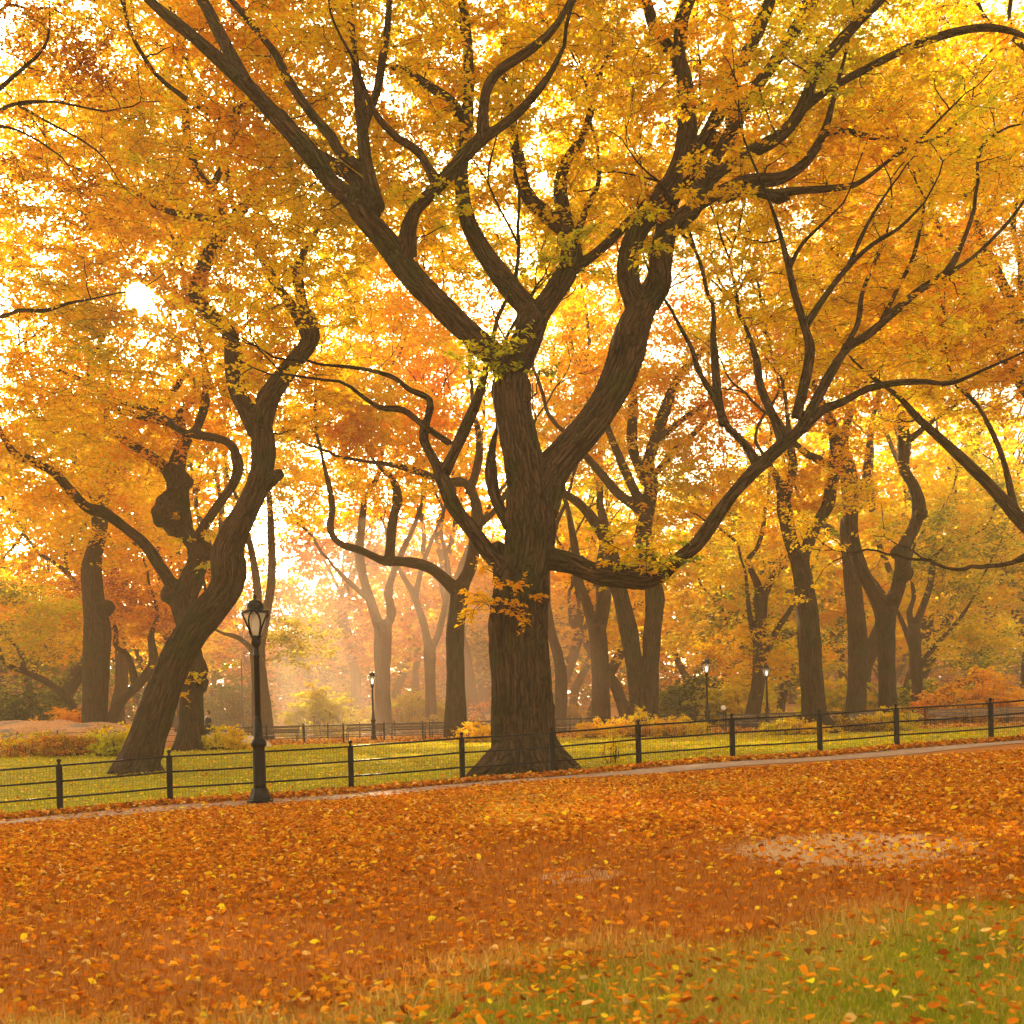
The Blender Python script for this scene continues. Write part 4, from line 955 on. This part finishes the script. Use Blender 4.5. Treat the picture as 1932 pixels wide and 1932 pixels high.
# ------------------------------------------------------------------ ground
def ground_material():
    m, nt, out = new_mat('park_ground'); L = nt.links.new
    geo = N(nt, 'ShaderNodeNewGeometry'); sep = N(nt, 'ShaderNodeSeparateXYZ'); L(geo.outputs['Position'], sep.inputs[0])
    def math_(op, a, b=None, c=None):
        n = N(nt, 'ShaderNodeMath', _operation=op)
        for i, q in enumerate((a, b, c)):
            if q is None: continue
            if isinstance(q, (int, float)): n.inputs[i].default_value = q
            else: L(q, n.inputs[i])
        return n.outputs[0]
    def noise(s, det=4, rough=.6):
        n = N(nt, 'ShaderNodeTexNoise', Scale=s, Detail=det, Roughness=rough); L(geo.outputs['Position'], n.inputs['Vector']); return n.outputs['Fac']
    def mix(f, a, b):
        n = N(nt, 'ShaderNodeMix', _data_type='RGBA'); L(f, n.inputs['Factor']); L(a, n.inputs['A']); L(b, n.inputs['B']); return n.outputs['Result']
    def sstep(v, a, b):
        n = N(nt, 'ShaderNodeMapRange', _interpolation_type='SMOOTHSTEP'); n.inputs['From Min'].default_value = a; n.inputs['From Max'].default_value = b; L(v, n.inputs['Value']); return n.outputs[0]
    X, Y = sep.outputs[0], sep.outputs[1]
    nb = noise(.8, 5); nm = noise(7, 5, .7); nf = noise(45, 4, .7)
    fy = math_('SUBTRACT', Y, math_('ADD', math_('MULTIPLY', X, .26), 23.05))          # distance behind the near fence
    fyn = math_('ADD', fy, math_('MULTIPLY', math_('SUBTRACT', nm, .5), .5))
    lit = ramp(nt, [(.25, (.17, .050, .012)), (.42, (.32, .10, .014)), (.55, (.44, .15, .018)), (.68, (.54, .22, .03)), (.8, (.60, .32, .08))]); L(nm, lit.inputs[0])
    dry = ramp(nt, [(.3, (.19, .058, .012)), (.5, (.34, .115, .017)), (.7, (.45, .18, .03))]); L(nf, dry.inputs[0])
    litter = mix(sstep(nb, .42, .62), dry.outputs[0], lit.outputs[0])
    grs = ramp(nt, [(.25, (.12, .12, .012)), (.5, (.20, .19, .016)), (.75, (.32, .24, .03))]); L(nf, grs.inputs[0])
    lawn = ramp(nt, [(.25, (.12, .12, .010)), (.5, (.23, .20, .013)), (.75, (.34, .27, .02))]); L(nm, lawn.inputs[0])
    lawnp = mix(sstep(nf, .66, .72), lawn.outputs[0], lit.outputs[0])
    gline = math_('SUBTRACT', Y, math_('ADD', math_('MULTIPLY', X, .41), 5.35))
    near_grass = math_('SUBTRACT', 1.0, sstep(math_('ADD', gline, math_('MULTIPLY', math_('SUBTRACT', nb, .5), 2.5)), -.5, .5))
    c = mix(near_grass, litter, grs.outputs[0])
    # bare dirt patches
    def patch(cx, cy, rx, ry):
        a = math_('DIVIDE', math_('SUBTRACT', X, cx), rx); b = math_('DIVIDE', math_('SUBTRACT', Y, cy), ry)
        d = math_('ADD', math_('MULTIPLY', a, a), math_('MULTIPLY', b, b)); d = math_('ADD', d, math_('MULTIPLY', math_('SUBTRACT', nm, .5), 2.6))
        return math_('SUBTRACT', 1.0, sstep(d, .65, 1.15))
    dirt = ramp(nt, [(.3, (.32, .17, .08)), (.5, (.48, .29, .15)), (.7, (.62, .42, .25))]); L(nf, dirt.inputs[0])
    pm = math_('MAXIMUM', patch(2.9, 9.5, 1.05, 1.25), patch(.5, 8.8, .36, .3)); c = mix(pm, c, dirt.outputs[0])
    c = mix(sstep(fyn, .1, .45), c, lawnp)
    far = ramp(nt, [(.3, (.20, .085, .03)), (.5, (.34, .17, .06)), (.7, (.42, .26, .12))]); L(nm, far.inputs[0])
    c = mix(sstep(math_('ADD', Y, math_('MULTIPLY', nb, 3)), 54.5, 57), c, far.outputs[0])
    b = N(nt, 'ShaderNodeBsdfPrincipled', Roughness=.95); b.inputs['Specular IOR Level'].default_value = .1
    L(c, b.inputs['Base Color'])
    h = math_('ADD', math_('MULTIPLY', nm, 1.0), math_('MULTIPLY', nf, .6))
    bp_ = N(nt, 'ShaderNodeBump', Strength=.8, Distance=.05); L(h, bp_.inputs['Height']); L(bp_.outputs[0], b.inputs['Normal']); L(b.outputs[0], out.inputs[0])
    return m
def axis(lo, a, b, hi, fine, coarse):
    return np.unique(np.round(np.concatenate([np.arange(lo, a, coarse), np.arange(a, b, fine), np.arange(b, hi+.1, coarse)]), 3))
gx = axis(-230, -20, 20, 230, .35, 6); gy = axis(-40, 2, 50, 270, .35, 6)
X, Y = np.meshgrid(gx, gy); Z = ground(X, Y); nx = len(gx); ny = len(gy)
i = np.arange(ny-1)[:, None]*nx; k = np.arange(nx-1)[None]
Q = np.stack([i+k, i+k+1, i+nx+k+1, i+nx+k], -1).reshape(-1, 4)
g = mesh_np('ground', np.stack([X.ravel(), Y.ravel(), Z.ravel()], 1), Q, None, ground_material()); g['kind'] = 'structure'

# footpath ribbon
xs = np.arange(-26, 27, .2); e1 = fence_y(xs)-1.95-.12*vnoise(np.stack([xs*1.1, xs*0, xs*0], 1), 6)-.014*(xs+5).clip(0); e2 = fence_y(xs)-.52+.25*(vnoise(np.stack([xs*1.3, xs*0, xs*0], 1), 8)-.5)
R_ = []
for t in np.linspace(0, 1, 6): yy = e1+(e2-e1)*t; R_.append(np.stack([xs, yy, ground(xs, yy)+.012], 1))
V = np.stack(R_, 1).reshape(-1, 3); i = np.arange(len(xs)-1)[:, None]*6; k = np.arange(5)[None]
Q = np.stack([i+k, i+6+k, i+6+k+1, i+k+1], -1).reshape(-1, 4)
p = mesh_np('footpath', V, Q, None, simple_mat('worn_asphalt', (.25, .155, .11), .9, 0, .35, 9, .3)); p['kind'] = 'structure'

# ------------------------------------------------------------------ grass blades and fallen leaves
def visible_points(n, y0, y1, margin=1.06, power=1.0, rs_=rng):
    y = y0+(y1-y0)*rs_.random(n)**power; x = (rs_.random(n)*2-1)*(y*CU/F*margin+.3); return x, y
def blades(x, y, h, w, cols, name, label=None):
    n = len(x); z = ground(x, y); a = rng.uniform(0, 2*PI, n); lean = rng.uniform(.1, .8, n)*h
    b = np.stack([x, y, z-.005], 1); s = np.stack([np.cos(a), np.sin(a), np.zeros(n)], 1)*w[:, None]
    dr = rng.uniform(0, 2*PI, n); o = np.stack([np.cos(dr)*lean, np.sin(dr)*lean, h], 1)
    m = b+o*np.array([.38, .38, .6]); t = b+o
    V = np.stack([b-s, b+s, m+s*.7, m-s*.7, t], 1).reshape(-1, 3); k = np.arange(n)[:, None]*5
    Q = k+np.array([0, 1, 2, 3]); T = k+np.array([3, 2, 4])
    o_ = mesh_np(name, V, Q, T, M_GRASS, None, False, None, np.repeat(cols, 5, 0)); o_['kind'] = 'stuff'
    return o_
def pick(P, n, p=None):
    P = np.array(P); c = P[rng.choice(len(P), n, p=p)]*rng.uniform(.7, 1.25, (n, 1)); return np.clip(c, 0, .9)
GR = [(.30, .33, .014), (.42, .39, .02), (.54, .39, .05), (.21, .25, .012), (.56, .38, .11)]
DR = [(.34, .105, .008), (.45, .155, .012), (.54, .23, .03), (.24, .065, .008)]
LW = [(.38, .38, .010), (.52, .47, .012), (.64, .52, .016), (.26, .30, .010)]
x, y = visible_points(190000, 3.9, 9.5, 1.08, 1.3)
line = y-(5.35+.41*x)-(vnoise(np.stack([x*.8, y*.8, x*0], 1), 12)-.5)*2.6
keep = (line < rng.normal(0, .25, len(x))); x, y = x[keep], y[keep]; n = len(x)
cl = vnoise(np.stack([x*1.3, y*1.3, x*0], 1), 31)
ci = np.clip((cl*1.3-.2+rng.normal(0, .32, n))*5, 0, 4.99).astype(int); ci = np.clip(ci+(rng.random(n) < .55-.22*x)*rng.integers(1, 4, n), 0, 5); col = np.array([GR[3], GR[0], GR[1], GR[2], GR[4], (.52, .26, .05)])[ci]*rng.uniform(.75, 1.2, (n, 1))
h = rng.uniform(.016, .05, n)*(.6+.9*cl)
blades(x, y, h, rng.uniform(.0013, .003, n), col, 'lawn_grass_near')
x, y = visible_points(210000, 4.2, 21, 1.06, .9)
fy_ = y-fence_y(x); line = y-(5.35+.41*x)-(vnoise(np.stack([x*.8, y*.8, x*0], 1), 12)-.5)*2.6
dp = ((x-2.9)/1.05)**2+((y-9.5)/1.25)**2+ (vnoise(np.stack([x*7, y*7, x*0], 1), 3)-.5)*1.2
gcl = vnoise(np.stack([x*.5, y*.35, x*0], 1), 41)
keep = (fy_ < -2.1) & (line > rng.normal(-.2, .3, len(x))) & (dp > rng.normal(1.0, .4, len(x)))
x, y, gcl = x[keep], y[keep], gcl[keep]; n = len(x); col = pick(DR, n, [.35, .3, .15, .2]); gm = (gcl+rng.normal(0, .06, n)) > .70; col[gm] = pick(GR, int(gm.sum()))
blades(x, y, rng.uniform(.03, .075, n)*np.clip((-2.1-(y-fence_y(x)))/2.5, .15, 1), rng.uniform(.0016, .0036, n)*np.clip(y/9, .8, 2), col, 'dry_grass')
x, y = visible_points(260000, 19, 54, 1.05, .8)
keep = (y-fence_y(x) > .05+.5*(vnoise(np.stack([x*2, y*2, x*0], 1), 2)-.3)); x, y = x[keep], y[keep]; n = len(x)
blades(x, y, rng.uniform(.03, .07, n), rng.uniform(.004, .009, n)*np.clip(y/28, .8, 1.6), pick(LW, n, [.3, .35, .2, .15]), 'mown_lawn_grass')

xs_, ys_ = visible_points(52000, 4.2, 9.5, 1.06, 1)
line = ys_-(5.35+.41*xs_)-(vnoise(np.stack([xs_*.8, ys_*.8, xs_*0], 1), 12)-.5)*2.6
tf = vnoise(np.stack([xs_*3.2, ys_*3.2, xs_*0], 1), 61)
keep = (np.abs(line+.15) < np.abs(rng.normal(0, .45, len(xs_)))) & (tf > .48); xs_, ys_, tf = xs_[keep], ys_[keep], tf[keep]; n = len(xs_)
blades(xs_, ys_, rng.uniform(.05, .15, n)*(.5+tf), rng.uniform(.001, .0022, n), pick([(.60, .42, .14), (.52, .30, .08), (.42, .36, .05), (.5, .22, .04)], n), 'straw_tufts')

def litter(x, y, L, cols, name, tilt=.5, lift=.02):
    n = len(x); tilt = tilt*np.where((y-fence_y(x) > -3.6) & (y-fence_y(x) < -1), .45, 1.0); z = ground(x, y)+rng.uniform(.004, lift, n); a = rng.uniform(0, 2*PI, n)
    d = np.stack([np.cos(a), np.sin(a), rng.normal(0, tilt*.5, n)], 1); nr = np.stack([rng.normal(0, tilt, n), rng.normal(0, tilt, n), np.ones(n)], 1)
    d = unit(d); s = unit(np.cross(d, nr)); nn = np.cross(s, d); c = np.stack([x, y, z], 1); L1 = L[:, None]; W = L1*rng.uniform(.26, .42, (n, 1)); f = rng.uniform(.0, .9, (n, 1)); cu = rng.uniform(-.1, .35, (n, 1))
    b0 = c; m = c+d*L1*.45-nn*L1*.04; t = c+d*L1+nn*L1*cu
    l1 = c+d*L1*.28+s*W*.85+nn*W*f; l2 = c+d*L1*.66+s*W*.75+nn*W*f*.9+nn*L1*cu*.4; r1 = c+d*L1*.28-s*W*.85+nn*W*f; r2 = c+d*L1*.66-s*W*.75+nn*W*f*.9+nn*L1*cu*.4
    V = np.stack([b0, l1, l2, t, r2, r1, m], 1)
    low = V[..., 2].min(1)-(ground(x, y)+.002); V[..., 2] -= np.minimum(low, 0)[:, None]
    V = V.reshape(-1, 3); k = np.arange(n)[:, None]*7
    Q = np.concatenate([k+np.array([0, 1, 2, 6]), k+np.array([6, 2, 3, 4]), k+np.array([0, 6, 4, 5])])
    o_ = mesh_np(name, V, Q, None, M_LITTER, None, False, None, np.repeat(cols, 7, 0)); o_['kind'] = 'stuff'
LC = [(.68, .24, .010), (.56, .16, .010), (.40, .10, .012), (.76, .36, .03), (.76, .48, .15), (.88, .58, .02), (.24, .07, .015)]
x, y = visible_points(210000, 4.0, 21.5, 1.05, .85)
n0 = len(x); dens = vnoise(np.stack([x*.6, y*.45, x*0], 1), 51); line = y-(5.35+.41*x)
dp = ((x-2.9)/1.05)**2+((y-9.5)/1.25)**2
pk = np.clip(.17+.60*smooth(9.5, 14.5, y)+.4*(dens-.5), .08, 1); pk[line < 0] *= .75; pk[dp < 1.2] *= .5; pk[(fy_:=y-fence_y(x)) > -2.6] *= .5
fy_ = y-fence_y(x); pk[(fy_ > -1.95)] *= .30
keep = (rng.random(n0) < pk) & (fy_ < -.5); x, y = x[keep], y[keep]; n = len(x)
pr = np.array([.36, .24, .12, .14, .04, .06, .04]); colr = pick(LC, n, pr)
litter(x, y, rng.uniform(.028, .076, n)*np.clip(.68+.04*y, .8, 1.2), colr, 'fallen_leaves', .45, np.where(line[keep] < .3, .085, np.where(fy_[keep] > -3.6, .01, .035)))
xs_ = rng.uniform(-14, 15, 26000); ys_ = fence_y(xs_)+rng.normal(-.24, .17, 26000)
litter(xs_, ys_, rng.uniform(.06, .12, 26000), pick(LC, 26000, [.28, .24, .2, .1, .06, .04, .08]), 'leaf_drift_under_fence', .6, .07)
x, y = visible_points(8500, 21, 54, 1.05, .8); keep = (y-fence_y(x) > .2); x, y = x[keep], y[keep]; n = len(x)
litter(x, y, rng.uniform(.07, .12, n), pick(LC, n, [.10, .03, .01, .16, .14, .55, .01]), 'leaves_on_lawn', .45, .06)
x, y = visible_points(22000, 55, 72, 1.05, 1); n = len(x)
litter(x, y, rng.uniform(.12, .2, n), pick(LC, n), 'leaves_on_far_path', .4, .04)
print('ground', round(time.time()-T0, 1))

# ------------------------------------------------------------------ haze
HZ = 0.0013
b = MB(); b.box((0, 115, 27.0), (470, 320, 58)); hz = b.build('haze', None); hz['kind'] = 'stuff'; hz['label'] = 'warm morning haze hanging under the trees'
m, nt, out = new_mat('haze_air'); v = N(nt, 'ShaderNodeVolumePrincipled'); v.inputs['Color'].default_value = (1, .84, .62, 1); v.inputs['Density'].default_value = HZ; v.inputs['Anisotropy'].default_value = .05
nt.links.new(v.outputs[0], out.inputs['Volume']); hz.data.materials.append(m); hz.display_type = 'BOUNDS'

b = MB(); b.ball((-8, 78, 3.5), 1.0, 32, 20, (15, 18, 12)); ms = b.build('mist', None, None, True); ms['kind'] = 'stuff'; ms['label'] = 'pale sunlit mist hanging in the clearing behind the benches'
m, nt, out = new_mat('mist_air'); v = N(nt, 'ShaderNodeVolumePrincipled'); v.inputs['Color'].default_value = (1, .80, .68, 1); v.inputs['Density'].default_value = .012; v.inputs['Anisotropy'].default_value = .2
nt.links.new(v.outputs[0], out.inputs['Volume']); ms.data.materials.append(m)

# ------------------------------------------------------------------ sky, sun, camera
w = bpy.data.worlds.new('World'); sc.world = w; w.use_nodes = True; nt = w.node_tree; nt.nodes.clear(); L = nt.links.new
out = nt.nodes.new('ShaderNodeOutputWorld'); bg = nt.nodes.new('ShaderNodeBackground'); bg.inputs['Strength'].default_value = .15
sky = nt.nodes.new('ShaderNodeTexSky'); sky.sky_type = 'NISHITA'; sky.sun_disc = False; sky.sun_elevation = SUN_EL; sky.sun_rotation = SUN_AZ; sky.dust_density = 4.0; sky.air_density = 1.0; sky.ozone_density = .6
hs = nt.nodes.new('ShaderNodeHueSaturation'); hs.inputs['Saturation'].default_value = .25; L(sky.outputs[0], hs.inputs['Color'])
wm = N(nt, 'ShaderNodeMix', _data_type='RGBA', _blend_type='MULTIPLY'); wm.inputs['Factor'].default_value = 1; wm.inputs['B'].default_value = (1.0, .84, .54, 1); L(hs.outputs[0], wm.inputs['A'])
tc = nt.nodes.new('ShaderNodeTexCoord'); dt = N(nt, 'ShaderNodeVectorMath', _operation='DOT_PRODUCT'); dt.inputs[1].default_value = SUN; L(tc.outputs['Generated'], dt.inputs[0])
def wmath(op, a, b):
    n = N(nt, 'ShaderNodeMath', _operation=op); 
    if isinstance(a, (int, float)): n.inputs[0].default_value = a
    else: L(a, n.inputs[0])
    n.inputs[1].default_value = b; return n.outputs[0]
cl_ = wmath('MAXIMUM', dt.outputs['Value'], 0.0)
aur = N(nt, 'ShaderNodeMath', _operation='ADD'); L(wmath('MULTIPLY', wmath('POWER', cl_, 9000.0), 900.0), aur.inputs[0]); L(wmath('MULTIPLY', wmath('POWER', cl_, 300.0), 4.0), aur.inputs[1])
ac = N(nt, 'ShaderNodeMix', _data_type='RGBA', _blend_type='MULTIPLY'); ac.inputs['Factor'].default_value = 1; ac.inputs['B'].default_value = (1, .80, .52, 1); L(aur.outputs[0], ac.inputs['A'])
ad = N(nt, 'ShaderNodeMix', _data_type='RGBA', _blend_type='ADD'); ad.inputs['Factor'].default_value = 1; L(wm.outputs['Result'], ad.inputs['A']); L(ac.outputs['Result'], ad.inputs['B'])
L(ad.outputs['Result'], bg.inputs['Color']); L(bg.outputs[0], out.inputs[0])
sl = bpy.data.lights.new('sun', 'SUN'); sl.energy = 5.0; sl.angle = math.radians(.6); sl.color = (1, .74, .44)
so = bpy.data.objects.new('sun', sl); COL.objects.link(so); so.rotation_euler = Vector(SUN).to_track_quat('Z', 'Y').to_euler()
cam = bpy.data.cameras.new('camera'); cam.sensor_width = 36; cam.lens = 36*F/1932; cam.shift_y = (CV-966)/1932; cam.clip_start = .1; cam.clip_end = 2000
co = bpy.data.objects.new('camera', cam); COL.objects.link(co)
from mathutils import Matrix
co.matrix_world = Matrix(((CR, SR, 0, 0), (0, 0, -1, 0), (-SR, CR, 0, CZ), (0, 0, 0, 1)))
sc.camera = co
cam.dof.use_dof = True; cam.dof.focus_distance = 26; cam.dof.aperture_fstop = 4.5
sc.view_settings.view_transform = 'Standard'; sc.view_settings.look = 'None'; sc.view_settings.exposure = 2.18; sc.view_settings.gamma = 1
sc.render.engine = 'CYCLES'; cy = sc.cycles
cy.use_denoising = True; cy.denoiser = 'OPENIMAGEDENOISE'; cy.use_adaptive_sampling = True; cy.adaptive_threshold = .02
cy.max_bounces = 12; cy.diffuse_bounces = 8; cy.transmission_bounces = 10; cy.transparent_max_bounces = 8; cy.volume_bounces = 1; cy.glossy_bounces = 2
cy.sample_clamp_indirect = 8; cy.sample_clamp_direct = 0
print('done', round(time.time()-T0, 1), sum(len(m.polygons) for m in bpy.data.meshes))
